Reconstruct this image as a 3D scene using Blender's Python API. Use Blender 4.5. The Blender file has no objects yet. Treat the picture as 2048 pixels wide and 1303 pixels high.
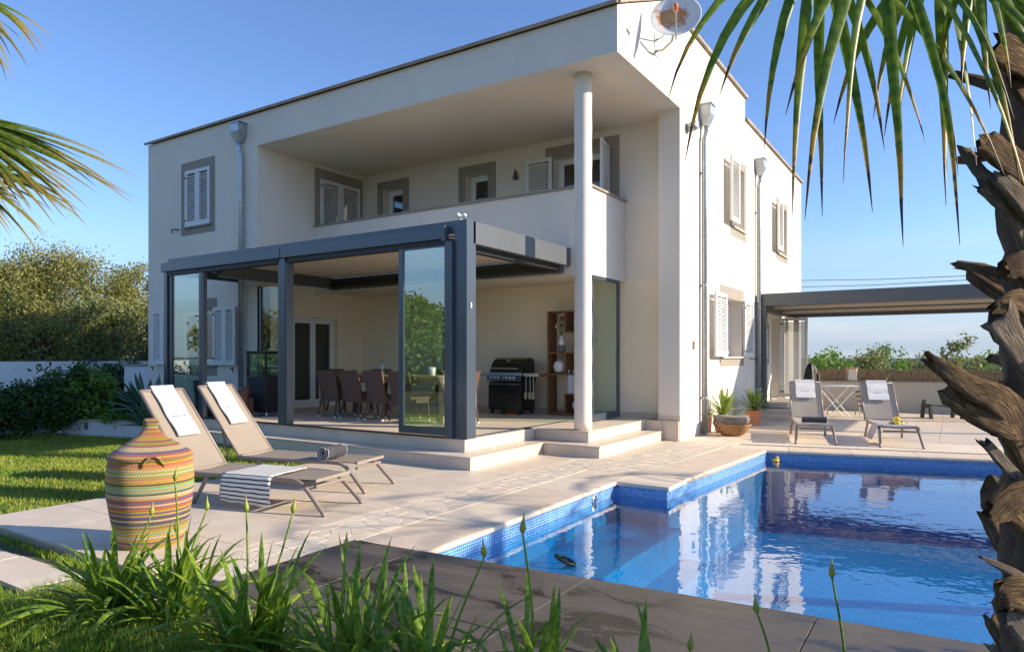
import bpy, bmesh, math, random
import numpy as np
from mathutils import Vector, Matrix, Euler
R = math.radians
random.seed(7); rng = np.random.default_rng(7)
sc = bpy.context.scene
col = sc.collection

# ---------------------------------------------------------------- camera, sky, sun, exposure
CAM_H = 1.4
YAW = R(32.853)
cam_d = bpy.data.cameras.new('camera'); cam = bpy.data.objects.new('camera', cam_d); col.objects.link(cam)
cam.location = (0, 0, CAM_H); cam.rotation_euler = (R(90), 0, YAW)
cam_d.sensor_width = 36; cam_d.lens = 36*1372/2048; cam_d.shift_y = 60.5/2048
cam_d.clip_start = 0.05; cam_d.clip_end = 2000
sc.camera = cam
SUN = Vector((0.915, 0.395, 0.43)).normalized()
world = bpy.data.worlds.new('World'); sc.world = world; world.use_nodes = True
wn = world.node_tree; wn.nodes.clear()
sky = wn.nodes.new('ShaderNodeTexSky'); sky.sky_type = 'NISHITA'; sky.sun_disc = False
sky.sun_elevation = math.asin(SUN.z); sky.sun_rotation = math.atan2(SUN.x, SUN.y)
sky.air_density = 1.0; sky.dust_density = 0.4; sky.ozone_density = 2.0
tc = wn.nodes.new('ShaderNodeTexCoord')
mp = wn.nodes.new('ShaderNodeMapping'); mp.inputs['Scale'].default_value = (1.2, 1.2, 13)
nz = wn.nodes.new('ShaderNodeTexNoise'); nz.inputs['Scale'].default_value = 1.5; nz.inputs['Detail'].default_value = 7; nz.inputs['Roughness'].default_value = .62
cr = wn.nodes.new('ShaderNodeValToRGB'); cr.color_ramp.elements[0].position = .40; cr.color_ramp.elements[1].position = .66; cr.color_ramp.elements[0].color = (1.6,2.15,2.95,1); cr.color_ramp.elements[1].color = (2.9,3.2,3.65,1)
sx = wn.nodes.new('ShaderNodeSeparateXYZ')
mr = wn.nodes.new('ShaderNodeMapRange'); mr.inputs[1].default_value = .015; mr.inputs[2].default_value = .17; mr.inputs[3].default_value = 1.0; mr.inputs[4].default_value = 0
mu = wn.nodes.new('ShaderNodeMath'); mu.operation = 'MULTIPLY'
nr = wn.nodes.new('ShaderNodeMapRange'); nr.inputs[1].default_value = .25; nr.inputs[2].default_value = .6; nr.inputs[3].default_value = .55; nr.inputs[4].default_value = 1.0
mx = wn.nodes.new('ShaderNodeMixRGB'); mx.inputs[2].default_value = (4.6, 5.0, 5.6, 1)
bg = wn.nodes.new('ShaderNodeBackground'); bg.inputs['Strength'].default_value = 0.135
wo = wn.nodes.new('ShaderNodeOutputWorld')
L = wn.links.new
tint = wn.nodes.new('ShaderNodeMixRGB'); tint.blend_type = 'MULTIPLY'; tint.inputs[0].default_value = 1; tint.inputs[2].default_value = (.64,.755,.98,1)
L(tc.outputs['Generated'], mp.inputs[0]); L(mp.outputs[0], nz.inputs['Vector']); L(nz.outputs[0], cr.inputs[0])
L(tc.outputs['Generated'], sx.inputs[0]); L(sx.outputs[2], mr.inputs[0]); L(nz.outputs[0], nr.inputs[0]); L(nr.outputs[0], mu.inputs[0]); L(mr.outputs[0], mu.inputs[1]); L(cr.outputs[0], mx.inputs[2])
L(mu.outputs[0], mx.inputs[0]); L(sky.outputs[0], tint.inputs[1]); L(tint.outputs[0], mx.inputs[1]); L(mx.outputs[0], bg.inputs[0]); L(bg.outputs[0], wo.inputs[0])
sd = bpy.data.lights.new('sun', 'SUN'); sd.energy = 4.6; sd.angle = R(0.55); sd.color = (1.0, .87, .68)
so = bpy.data.objects.new('sun', sd); col.objects.link(so); so.rotation_euler = SUN.to_track_quat('Z', 'Y').to_euler(); so.location = (10, 6, 9)
sc.view_settings.view_transform = 'Standard'; sc.view_settings.look = 'None'
sc.view_settings.exposure = 0.84; sc.view_settings.gamma = 1
sc.render.engine = 'CYCLES'; sc.cycles.max_bounces = 12; sc.cycles.diffuse_bounces = 6; sc.cycles.transparent_max_bounces = 16

# measured camera rays -> world points (used only to place things where they stand)
FW = Vector((-math.sin(YAW), math.cos(YAW), 0)); RT = Vector((math.cos(YAW), math.sin(YAW), 0))
def ray(px, py): return RT*((px-1024)/1372) + FW + Vector((0, 0, (712-py)/1372))
def gp(px, py, z=0.0):
    d = ray(px, py); t = (z-CAM_H)/d.z
    return Vector((0, 0, CAM_H)) + d*t
def at(px, py, d): return Vector((0, 0, CAM_H)) + ray(px, py)*d

# ---------------------------------------------------------------- helpers
class MB:
    def __init__(s): s.v = []; s.f = []; s.uv = None; s.M = None
    def add(s, vs, fs):
        o = len(s.v)
        if s.M is not None: vs = [s.M @ Vector(v) for v in vs]
        s.v += [tuple(v) for v in vs]; s.f += [tuple(i+o for i in f) for f in fs]
        return s
    def box(s, x0, x1, y0, y1, z0, z1):
        return s.add([(x0,y0,z0),(x1,y0,z0),(x1,y1,z0),(x0,y1,z0),(x0,y0,z1),(x1,y0,z1),(x1,y1,z1),(x0,y1,z1)],
                     [(0,3,2,1),(4,5,6,7),(0,1,5,4),(1,2,6,5),(2,3,7,6),(3,0,4,7)])
    def prism(s, poly, z0, z1):
        n = len(poly)
        a = sum(poly[i][0]*poly[(i+1)%n][1]-poly[(i+1)%n][0]*poly[i][1] for i in range(n))
        if a < 0: poly = poly[::-1]
        return s.add([(x,y,z0) for x,y in poly]+[(x,y,z1) for x,y in poly],
                     [tuple(range(n))[::-1], tuple(range(n,2*n))]+[(i,(i+1)%n,n+(i+1)%n,n+i) for i in range(n)])
    def prismx(s, poly, x0, x1):      # polygon in (y, z), extruded along x
        n = len(poly)
        a = sum(poly[i][0]*poly[(i+1)%n][1]-poly[(i+1)%n][0]*poly[i][1] for i in range(n))
        if a < 0: poly = poly[::-1]
        return s.add([(x0,y,z) for y,z in poly]+[(x1,y,z) for y,z in poly],
                     [tuple(range(n))[::-1], tuple(range(n,2*n))]+[(i,(i+1)%n,n+(i+1)%n,n+i) for i in range(n)])
    def prismy(s, poly, y0, y1):      # polygon in (x, z), extruded along y
        n = len(poly)
        a = sum(poly[i][0]*poly[(i+1)%n][1]-poly[(i+1)%n][0]*poly[i][1] for i in range(n))
        if a > 0: poly = poly[::-1]
        return s.add([(x,y0,z) for x,z in poly]+[(x,y1,z) for x,z in poly],
                     [tuple(range(n))[::-1], tuple(range(n,2*n))]+[(i,(i+1)%n,n+(i+1)%n,n+i) for i in range(n)])
    def bar(s, a, b, w, h=None, up=(0,0,1)):
        a = Vector(a); b = Vector(b); d = (b-a).normalized(); h = h or w
        u = Vector(up); x = d.cross(u)
        if x.length < 1e-4: x = d.cross(Vector((1,0,0)))
        x.normalize(); y = x.cross(d)
        vs = [p+x*sx*w/2+y*sy*h/2 for p in (a,b) for sx,sy in ((-1,-1),(1,-1),(1,1),(-1,1))]
        return s.add(vs, [(0,1,2,3),(7,6,5,4),(0,4,5,1),(1,5,6,2),(2,6,7,3),(3,7,4,0)])
    def tube(s, path, r, n=8, caps=True, flat=1.0):
        path = [Vector(p) for p in path]; m = len(path)
        rs = r if hasattr(r, '__len__') else [r]*m
        vs = []; prev = None
        for i, p in enumerate(path):
            d = (path[min(i+1,m-1)]-path[max(i-1,0)]).normalized()
            if prev is None:
                x = d.cross(Vector((0,0,1)))
                if x.length < 1e-3: x = d.cross(Vector((1,0,0)))
            else: x = prev - d*prev.dot(d)
            x.normalize(); prev = x; y = d.cross(x)
            for k in range(n):
                a = 2*math.pi*k/n; vs.append(p + (x*math.cos(a)+y*math.sin(a)*flat)*rs[i])
        fs = [(i*n+k, i*n+(k+1)%n, (i+1)*n+(k+1)%n, (i+1)*n+k) for i in range(m-1) for k in range(n)]
        if caps: fs += [tuple(range(n))[::-1], tuple((m-1)*n+k for k in range(n))]
        return s.add(vs, fs)
    def lathe(s, prof, n=24, c=(0,0,0), sx=1, sy=1):
        vs = [(c[0]+r*math.cos(2*math.pi*k/n)*sx, c[1]+r*math.sin(2*math.pi*k/n)*sy, c[2]+z) for r,z in prof for k in range(n)]
        m = len(prof)
        fs = [(i*n+k, i*n+(k+1)%n, (i+1)*n+(k+1)%n, (i+1)*n+k) for i in range(m-1) for k in range(n)]
        fs += [tuple(range(n))[::-1], tuple((m-1)*n+k for k in range(n))]
        return s.add(vs, fs)
    def grid(s, P):                    # P[i][j] points
        a = len(P); b = len(P[0])
        return s.add([p for row in P for p in row], [(i*b+j, i*b+j+1, (i+1)*b+j+1, (i+1)*b+j) for i in range(a-1) for j in range(b-1)])
    def mesh(s, name):
        me = bpy.data.meshes.new(name); me.from_pydata(s.v, [], s.f); me.update(); return me
    def build(s, name, mat, parent=None, smooth=False, bevel=0, kind=None, local=False, label=None):
        o0 = (0,0,0)
        if parent is not None and not local:
            r = parent
            while r.parent: r = r.parent
            o0 = r.location
        me = bpy.data.meshes.new(name)
        me.from_pydata([(x-o0[0], y-o0[1], z-o0[2]) for x,y,z in s.v] if any(o0) else s.v, [], s.f)
        if s.uv:
            ul = me.uv_layers.new(name='uv')
            for lp in me.loops: ul.data[lp.index].uv = s.uv[lp.vertex_index]
        me.update()
        return put(name, me, mat, parent, smooth, bevel, kind, label)
def put(name, me, mat, parent=None, smooth=False, bevel=0, kind=None, label=None):
    if mat is not None and not me.materials: me.materials.append(mat)
    if smooth:
        me.shade_smooth()
    o = bpy.data.objects.new(name, me); col.objects.link(o)
    if parent is not None: o.parent = parent
    if bevel:
        b = o.modifiers.new('bevel', 'BEVEL'); b.width = bevel; b.segments = 2; b.limit_method = 'ANGLE'; b.angle_limit = R(40)
    if kind: o['kind'] = kind
    if label: o['label'] = label
    return o
def tag(o, label, cat, group=None):
    o['label'] = label; o['category'] = cat
    if group: o['group'] = group
    return o
def thing(name, label, cat, loc=(0,0,0), rz=0, group=None):
    o = bpy.data.objects.new(name, None); col.objects.link(o); o.location = loc; o.rotation_euler = (0,0,rz); o.empty_display_size = .1
    return tag(o, label, cat, group)
def dup(o, parent=None):
    c = o.copy(); col.objects.link(c)
    if parent is not None: c.parent = parent
    for ch in list(o.children): dup(ch, c)
    return c
def fast(name, V, F, mat, parent=None, smooth=False, kind=None, uv=None):
    V = np.asarray(V, dtype=np.float32); F = np.asarray(F, dtype=np.int32); n = F.shape[1]
    if parent is not None:
        r = parent
        while r.parent: r = r.parent
        V = V - np.array(r.location, dtype=np.float32)
    me = bpy.data.meshes.new(name)
    me.vertices.add(len(V)); me.vertices.foreach_set('co', V.ravel())
    me.loops.add(F.size); me.loops.foreach_set('vertex_index', F.ravel())
    me.polygons.add(len(F)); me.polygons.foreach_set('loop_start', np.arange(0, F.size, n, dtype=np.int32))
    if uv is not None:
        ul = me.uv_layers.new(name='uv'); ul.data.foreach_set('uv', np.asarray(uv, dtype=np.float32)[F.ravel()].ravel())
    me.update(calc_edges=True)
    return put(name, me, mat, parent, smooth, 0, kind)

# ---------------------------------------------------------------- materials
def nodes(name):
    m = bpy.data.materials.new(name); m.use_nodes = True; nt = m.node_tree
    return m, nt, nt.nodes['Principled BSDF'], nt.nodes['Material Output']
def N(nt, t, **k):
    n = nt.nodes.new(t)
    for a, v in k.items():
        if a.startswith('i_'): n.inputs[a[2:].replace('_',' ')].default_value = v
        else: setattr(n, a, v)
    return n
def pm(name, c, rough=.6, var=.12, scale=4, bump=0, bscale=60, metal=0, spec=.5, c2=None, stretch=(1,1,1), detail=6, coat=0, c2amt=(.42,.68)):
    m, nt, b, out = nodes(name); l = nt.links.new
    t = N(nt, 'ShaderNodeTexCoord'); mp = N(nt, 'ShaderNodeMapping'); mp.inputs['Scale'].default_value = stretch; l(t.outputs['Object'], mp.inputs[0])
    n = N(nt, 'ShaderNodeTexNoise', i_Scale=scale, i_Detail=detail, i_Roughness=.6); l(mp.outputs[0], n.inputs['Vector'])
    r = N(nt, 'ShaderNodeValToRGB'); l(n.outputs[0], r.inputs[0])
    e = r.color_ramp.elements; e[0].position, e[1].position = c2amt
    a = c2 if c2 else tuple(min(1, x*(1+var)) for x in c)
    base = c if c2 else tuple(x*(1-var) for x in c)
    e[0].color = (*base, 1); e[1].color = (*a, 1)
    l(r.outputs[0], b.inputs['Base Color'])
    b.inputs['Roughness'].default_value = rough; b.inputs['Metallic'].default_value = metal; b.inputs['Specular IOR Level'].default_value = spec
    if coat: b.inputs['Coat Weight'].default_value = coat; b.inputs['Coat Roughness'].default_value = .15
    if bump:
        n2 = N(nt, 'ShaderNodeTexNoise', i_Scale=bscale, i_Detail=4); l(mp.outputs[0], n2.inputs['Vector'])
        bp = N(nt, 'ShaderNodeBump', i_Strength=bump, i_Distance=.02); l(n2.outputs[0], bp.inputs['Height']); l(bp.outputs[0], b.inputs['Normal'])
    return m
def leafmat(name, c, c2, trans=.35, rough=.45, scale=1.2, tip=None):
    m, nt, b, out = nodes(name); l = nt.links.new
    t = N(nt, 'ShaderNodeTexCoord'); n = N(nt, 'ShaderNodeTexNoise', i_Scale=scale, i_Detail=3); l(t.outputs['Object'], n.inputs['Vector'])
    w = N(nt, 'ShaderNodeTexNoise', i_Scale=scale*14, i_Detail=1); l(t.outputs['Object'], w.inputs['Vector'])
    ad = N(nt, 'ShaderNodeMath', operation='ADD'); l(n.outputs[0], ad.inputs[0]); l(w.outputs[0], ad.inputs[1])
    r = N(nt, 'ShaderNodeValToRGB'); e = r.color_ramp.elements; e[0].position = .82; e[1].position = 1.18; e[0].color = (*c,1); e[1].color = (*c2,1)
    h = N(nt, 'ShaderNodeMath', operation='MULTIPLY'); h.inputs[1].default_value = 1.0; l(ad.outputs[0], h.inputs[0])
    mrg = N(nt, 'ShaderNodeMapRange'); mrg.inputs[1].default_value = .75; mrg.inputs[2].default_value = 1.25; l(h.outputs[0], mrg.inputs[0])
    e[0].position = .05; e[1].position = .95
    l(mrg.outputs[0], r.inputs[0]); src = r.outputs[0]
    if tip:
        uv = N(nt, 'ShaderNodeUVMap'); s = N(nt, 'ShaderNodeSeparateXYZ'); l(uv.outputs[0], s.inputs[0])
        a2 = N(nt, 'ShaderNodeMath', operation='MULTIPLY_ADD'); l(w.outputs[0], a2.inputs[0]); a2.inputs[1].default_value = .25; l(s.outputs[1], a2.inputs[2])
        tr = N(nt, 'ShaderNodeValToRGB'); l(a2.outputs[0], tr.inputs[0]); q = tr.color_ramp.elements
        q[0].position = tip[0]; q[0].color = (0,0,0,1); q[1].position = tip[1]; q[1].color = (1,1,1,1)
        m1 = N(nt, 'ShaderNodeMixRGB'); l(tr.outputs[0], m1.inputs[0]); l(src, m1.inputs[1]); m1.inputs[2].default_value = (*tip[2],1); src = m1.outputs[0]
        if len(tip) > 3:
            tr2 = N(nt, 'ShaderNodeValToRGB'); l(a2.outputs[0], tr2.inputs[0]); q = tr2.color_ramp.elements
            q[0].position = tip[3]; q[0].color = (0,0,0,1); q[1].position = tip[4]; q[1].color = (1,1,1,1)
            m2 = N(nt, 'ShaderNodeMixRGB'); l(tr2.outputs[0], m2.inputs[0]); l(src, m2.inputs[1]); m2.inputs[2].default_value = (*tip[5],1); src = m2.outputs[0]
    l(src, b.inputs['Base Color']); b.inputs['Roughness'].default_value = rough; b.inputs['Specular IOR Level'].default_value = .35
    tl = N(nt, 'ShaderNodeBsdfTranslucent'); l(src, tl.inputs[0])
    mxs = N(nt, 'ShaderNodeMixShader'); mxs.inputs[0].default_value = trans; l(b.outputs[0], mxs.inputs[1]); l(tl.outputs[0], mxs.inputs[2]); l(mxs.outputs[0], out.inputs[0])
    return m
def schlick(nt, f0, gain=1.0, add=0.0, normal=None):
    l = nt.links.new; lw = N(nt, 'ShaderNodeLayerWeight'); lw.inputs[0].default_value = .5
    if normal is not None: l(normal, lw.inputs['Normal'])
    pw = N(nt, 'ShaderNodeMath', operation='POWER'); pw.inputs[1].default_value = 5; l(lw.outputs['Facing'], pw.inputs[0])
    ma = N(nt, 'ShaderNodeMath', operation='MULTIPLY_ADD', use_clamp=True); l(pw.outputs[0], ma.inputs[0]); ma.inputs[1].default_value = (1-f0)*gain; ma.inputs[2].default_value = f0*gain+add
    return ma
def glass(name, tint, base=.05, gain=1.0, ior=1.5):
    m, nt, b, out = nodes(name); l = nt.links.new
    tr = N(nt, 'ShaderNodeBsdfTransparent'); tr.inputs[0].default_value = (*tint,1)
    g = N(nt, 'ShaderNodeBsdfGlossy'); g.inputs['Roughness'].default_value = .005
    ma = schlick(nt, .042, gain, base)
    t = N(nt, 'ShaderNodeTexCoord'); n = N(nt, 'ShaderNodeTexNoise', i_Scale=1.6, i_Detail=1); l(t.outputs['Object'], n.inputs['Vector'])
    bp = N(nt, 'ShaderNodeBump', i_Strength=.12, i_Distance=.01); l(n.outputs[0], bp.inputs['Height']); l(bp.outputs[0], g.inputs['Normal'])
    mxs = N(nt, 'ShaderNodeMixShader'); l(ma.outputs[0], mxs.inputs[0]); l(tr.outputs[0], mxs.inputs[1]); l(g.outputs[0], mxs.inputs[2]); l(mxs.outputs[0], out.inputs[0])
    return m
def weave(name, c, c2, sc_=55, rough=.5):
    m, nt, b, out = nodes(name); l = nt.links.new
    t = N(nt, 'ShaderNodeTexCoord'); s = N(nt, 'ShaderNodeSeparateXYZ'); l(t.outputs['Object'], s.inputs[0])
    ad = N(nt, 'ShaderNodeMath', operation='ADD'); l(s.outputs[0], ad.inputs[0]); l(s.outputs[1], ad.inputs[1])
    cx = N(nt, 'ShaderNodeCombineXYZ'); l(ad.outputs[0], cx.inputs[0]); l(s.outputs[2], cx.inputs[1])
    ck = N(nt, 'ShaderNodeTexChecker', i_Scale=sc_); l(cx.outputs[0], ck.inputs[0])
    ck.inputs[1].default_value = (*c,1); ck.inputs[2].default_value = (*c2,1)
    wv = N(nt, 'ShaderNodeTexWave', i_Scale=sc_/6.28*2.2, bands_direction='Y'); l(cx.outputs[0], wv.inputs[0])
    l(ck.outputs[0], b.inputs['Base Color']); b.inputs['Roughness'].default_value = rough
    bp = N(nt, 'ShaderNodeBump', i_Strength=.6, i_Distance=.006); l(wv.outputs[0], bp.inputs['Height']); l(bp.outputs[0], b.inputs['Normal'])
    return m
def mosaic(name, c, c2, grout, s=40):
    m, nt, b, out = nodes(name); l = nt.links.new
    t = N(nt, 'ShaderNodeTexCoord'); g = N(nt, 'ShaderNodeNewGeometry')
    sp = N(nt, 'ShaderNodeVectorMath', operation='SCALE'); sp.inputs[3].default_value = s; l(t.outputs['Object'], sp.inputs[0])
    fl = N(nt, 'ShaderNodeVectorMath', operation='FLOOR'); l(sp.outputs[0], fl.inputs[0])
    fr = N(nt, 'ShaderNodeVectorMath', operation='FRACTION'); l(sp.outputs[0], fr.inputs[0])
    ab = N(nt, 'ShaderNodeVectorMath', operation='ABSOLUTE'); l(g.outputs['True Normal'], ab.inputs[0])
    f3 = N(nt, 'ShaderNodeSeparateXYZ'); l(fr.outputs[0], f3.inputs[0]); a3 = N(nt, 'ShaderNodeSeparateXYZ'); l(ab.outputs[0], a3.inputs[0])
    acc = None
    for i in range(3):
        c1 = N(nt, 'ShaderNodeMath', operation='LESS_THAN'); c1.inputs[1].default_value = .12; l(f3.outputs[i], c1.inputs[0])
        c3 = N(nt, 'ShaderNodeMath', operation='LESS_THAN'); c3.inputs[1].default_value = .6; l(a3.outputs[i], c3.inputs[0])
        mu = N(nt, 'ShaderNodeMath', operation='MULTIPLY'); l(c1.outputs[0], mu.inputs[0]); l(c3.outputs[0], mu.inputs[1])
        if acc is None: acc = mu
        else:
            mxx = N(nt, 'ShaderNodeMath', operation='MAXIMUM'); l(acc.outputs[0], mxx.inputs[0]); l(mu.outputs[0], mxx.inputs[1]); acc = mxx
    wnz = N(nt, 'ShaderNodeTexWhiteNoise'); l(fl.outputs[0], wnz.inputs[0])
    r = N(nt, 'ShaderNodeValToRGB'); l(wnz.outputs[0], r.inputs[0]); r.color_ramp.elements[0].color = (*c,1); r.color_ramp.elements[1].color = (*c2,1)
    mc = N(nt, 'ShaderNodeMixRGB'); l(acc.outputs[0], mc.inputs[0]); l(r.outputs[0], mc.inputs[1]); mc.inputs[2].default_value = (*grout,1)
    l(mc.outputs[0], b.inputs['Base Color']); b.inputs['Roughness'].default_value = .2
    bp = N(nt, 'ShaderNodeBump', i_Strength=.4, i_Distance=.003, invert=True); l(acc.outputs[0], bp.inputs['Height']); l(bp.outputs[0], b.inputs['Normal'])
    return m
def stripes(name, cols, axis=2, s=60, warp=0):
    m, nt, b, out = nodes(name); l = nt.links.new
    t = N(nt, 'ShaderNodeTexCoord'); sp = N(nt, 'ShaderNodeSeparateXYZ'); l(t.outputs['Object'], sp.inputs[0])
    return m, nt, b, sp

M = {}
M['stucco'] = pm('white_stucco', (.76,.69,.59), .85, var=.035, scale=1.1, bump=.25, bscale=90, stretch=(1,1,.35))
M['cream'] = pm('stucco_warm_bounce', (.87,.75,.56), .85, var=.03, scale=1.1, bump=.2, bscale=90)  # same stucco on the sheltered ground floor, warm bounce light put into its colour
M['soffit'] = pm('soffit_paint', (.77,.68,.545), .85, var=.03, scale=1.2, bump=.15, bscale=60)
M['taupe'] = pm('taupe_paint', (.30,.262,.218), .8, var=.05, scale=2, bump=.2, bscale=80)
M['coping_roof'] = pm('roof_edge_tile', (.36,.29,.22), .7, var=.2, scale=3)
M['zinc'] = pm('galvanised_zinc', (.42,.45,.47), .42, var=.14, scale=9, metal=.75)
M['pvc'] = pm('white_window_frame', (.82,.82,.80), .35, var=.02)
M['shutter'] = pm('white_shutter_paint', (.70,.69,.665), .5, var=.03, scale=3)
M['anth'] = pm('anthracite_powder_coat', (.045,.062,.085), .30, var=.05, scale=3, spec=.7)
M['anth2'] = pm('grey_powder_coat', (.085,.095,.105), .38, var=.05, scale=3, spec=.6)
M['alu'] = pm('brushed_aluminium', (.6,.6,.6), .3, var=.05, metal=1)
M['slat'] = pm('roof_slat_paint', (.66,.58,.47), .55, var=.04, scale=3)
M['tile'] = pm('beige_porcelain', (.64,.535,.42), .48, var=.07, scale=3.5, bump=.05, bscale=40)
M['tile_b'] = pm('beige_porcelain_warm', (.675,.555,.43), .5, var=.07, scale=3.1, bump=.05, bscale=40)
M['tile_c'] = pm('beige_porcelain_grey', (.63,.525,.41), .46, var=.08, scale=2.7, bump=.05, bscale=40)
M['riser'] = pm('step_porcelain', (.62,.52,.41), .5, var=.06, scale=3)
M['grout'] = pm('grout', (.46,.39,.31), .9, var=.08, scale=12)
M['crazy'] = [pm('paving_stone_%d' % i, c, .75, var=.06, scale=7, bump=.08, bscale=35) for i, c in enumerate([(.63,.535,.425),(.65,.555,.445),(.61,.515,.405),(.64,.53,.405)])]
M['crazyg'] = pm('paving_joint', (.66,.57,.46), .9, var=.12, scale=20, bump=.3)
M['trav'] = [pm('travertine_%d' % i, c, .6, var=.09, scale=4, bump=.07, bscale=25, stretch=(1,2.5,1)) for i, c in enumerate([(.66,.545,.42),(.69,.58,.45),(.63,.51,.385)])]
M['band'] = mosaic('waterline_mosaic', (.02,.14,.42), (.07,.27,.62), (.55,.66,.76))
M['basin'] = mosaic('blue_mosaic', (.003,.165,.42), (.015,.26,.56), (.06,.30,.56))
M['lawn'] = pm('lawn_soil', (.055,.075,.018), .95, c2=(.10,.09,.04), scale=3, bump=.5, bscale=30)
M['soil'] = pm('garden_soil', (.07,.04,.022), .95, var=.3, scale=8, bump=.6, bscale=25)
M['wood'] = pm('acacia_wood', (.25,.11,.04), .5, c2=(.12,.045,.015), scale=3, stretch=(9,9,1), bump=.1)
M['woodp'] = pm('weathered_teak', (.42,.29,.18), .6, c2=(.27,.165,.09), scale=3, stretch=(2,9,9), bump=.15)
M['wicker'] = weave('brown_wicker', (.15,.082,.058), (.085,.045,.033), 60)
M['black'] = pm('black_enamel', (.012,.012,.013), .25, var=.1, coat=.4)
M['blackm'] = pm('matt_black', (.018,.018,.02), .55, var=.1)
M['steel'] = pm('stainless_steel', (.55,.56,.57), .28, var=.05, metal=1)
M['white'] = pm('white_ceramic', (.80,.79,.77), .45, var=.03)
M['sling'] = pm('taupe_sling_fabric', (.285,.235,.19), .75, var=.04, scale=3, bump=.35, bscale=420)
M['lframe'] = pm('taupe_aluminium', (.25,.20,.165), .4, var=.04)
M['slingp'] = pm('pale_sling_fabric', (.36,.315,.27), .75, var=.04, scale=3, bump=.3, bscale=420)
M['towel'] = pm('white_terry', (.86,.86,.87), .95, var=.02, scale=6, bump=.9, bscale=240)
M['greyt'] = pm('grey_terry', (.085,.08,.10), .95, var=.12, scale=9, bump=.9, bscale=240)
M['blanket'] = pm('grey_blanket', (.27,.24,.21), .95, var=.2, scale=12, bump=.9, bscale=200)
M['terra'] = pm('terracotta', (.60,.235,.115), .7, var=.07, scale=4, bump=.1)
M['bark'] = pm('palm_bark', (.115,.075,.043), .9, c2=(.035,.022,.014), scale=7, bump=.9, bscale=30, stretch=(1,1,.3))
M['stub'] = pm('dry_frond_base', (.20,.125,.065), .85, c2=(.045,.026,.013), scale=9, bump=.9, bscale=34, stretch=(1.2,1.2,.35), c2amt=(.36,.62))
M['stub2'] = pm('weathered_frond_base', (.23,.185,.14), .85, c2=(.06,.04,.025), scale=9, bump=.8, bscale=34, stretch=(1.3,1.3,.3), c2amt=(.4,.66))
def fibre(name, c, c2, c3):
    m, nt, b, out = nodes(name); l = nt.links.new; uv = N(nt, 'ShaderNodeUVMap'); t = N(nt, 'ShaderNodeTexCoord')
    mp = N(nt, 'ShaderNodeMapping'); mp.inputs['Scale'].default_value = (46,3.2,1); l(uv.outputs[0], mp.inputs[0])
    n = N(nt, 'ShaderNodeTexNoise', i_Scale=1, i_Detail=6, i_Roughness=.65, i_Distortion=.5); l(mp.outputs[0], n.inputs['Vector'])
    n2 = N(nt, 'ShaderNodeTexNoise', i_Scale=9, i_Detail=5); l(t.outputs['Object'], n2.inputs['Vector'])
    r = N(nt, 'ShaderNodeValToRGB'); e = r.color_ramp.elements; e[0].position = .35; e[0].color = (*c2,1); e[1].position = .66; e[1].color = (*c,1); l(n.outputs[0], r.inputs[0])
    r2 = N(nt, 'ShaderNodeValToRGB'); e = r2.color_ramp.elements; e[0].position = .46; e[1].position = .60; l(n2.outputs[0], r2.inputs[0])
    mc = N(nt, 'ShaderNodeMixRGB'); l(r2.outputs[0], mc.inputs[0]); l(r.outputs[0], mc.inputs[1]); mc.inputs[2].default_value = (*c3,1)
    m2 = N(nt, 'ShaderNodeMixRGB', blend_type='MULTIPLY'); m2.inputs[0].default_value = .75; l(mc.outputs[0], m2.inputs[1]); l(n.outputs[0], m2.inputs[2])
    g = N(nt, 'ShaderNodeMixRGB', blend_type='ADD'); g.inputs[0].default_value = .5; l(m2.outputs[0], g.inputs[1]); l(m2.outputs[0], g.inputs[2])
    l(g.outputs[0], b.inputs['Base Color']); b.inputs['Roughness'].default_value = .9; b.inputs['Specular IOR Level'].default_value = .2
    bp = N(nt, 'ShaderNodeBump', i_Strength=.9, i_Distance=.012); l(n.outputs[0], bp.inputs['Height']); l(bp.outputs[0], b.inputs['Normal'])
    return m
M['stub'] = fibre('brown_frond_base', (.30,.19,.095), (.055,.03,.015), (.11,.065,.035))
M['stub2'] = fibre('grey_frond_base', (.36,.29,.22), (.085,.06,.04), (.20,.15,.11))
M['trunk'] = pm('tree_bark', (.11,.08,.055), .9, var=.3, scale=8, bump=.7, bscale=20)
M['glass'] = glass('clear_green_glass', (.80,.93,.87), .17, 1.25)
M['glass2'] = glass('frosted_green_glass', (.83,.92,.87), .05, .9)
M['pane'] = glass('window_pane', (.45,.50,.50), .06, 1.1)
M['curtain'] = pm('white_curtain', (.75,.74,.72), .9, var=.03)
M['dark'] = pm('dark_room', (.05,.042,.035), .8)
M['text'] = pm('grey_embroidery', (.12,.12,.17), .8)
M['orange'] = pm('orange_plastic', (.75,.16,.03), .4)
M['yellow'] = pm('yellow_plastic', (.85,.52,.03), .4)
M['lemon'] = pm('lemon_peel', (.80,.58,.03), .4, var=.12, scale=14, bump=.2, bscale=90)
M['lime'] = pm('green_lemon_peel', (.33,.42,.04), .4, var=.12, scale=14, bump=.2, bscale=90)
M['reed'] = pm('dry_reed', (.36,.27,.17), .9, var=.35, scale=25)
M['palewall'] = pm('cream_render', (.62,.56,.47), .9, var=.05, scale=1.5, bump=.2)
M['whitewall'] = pm('white_garden_wall', (.74,.74,.74), .9, var=.05, scale=1.5, bump=.2)
M['wicker_l'] = weave('honey_wicker', (.50,.27,.11), (.20,.085,.03), 42, .55)
M['turq'] = pm('turquoise_glaze', (.05,.28,.27), .3, var=.25, scale=15)
M['greyc'] = pm('grey_glaze', (.22,.19,.18), .5)
M['cable'] = pm('cable', (.03,.03,.035), .6)
M['clearg'] = glass('bottle_glass', (.85,.92,.88), .06, 1)
M['cork'] = pm('cork', (.42,.22,.10), .8)

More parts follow.
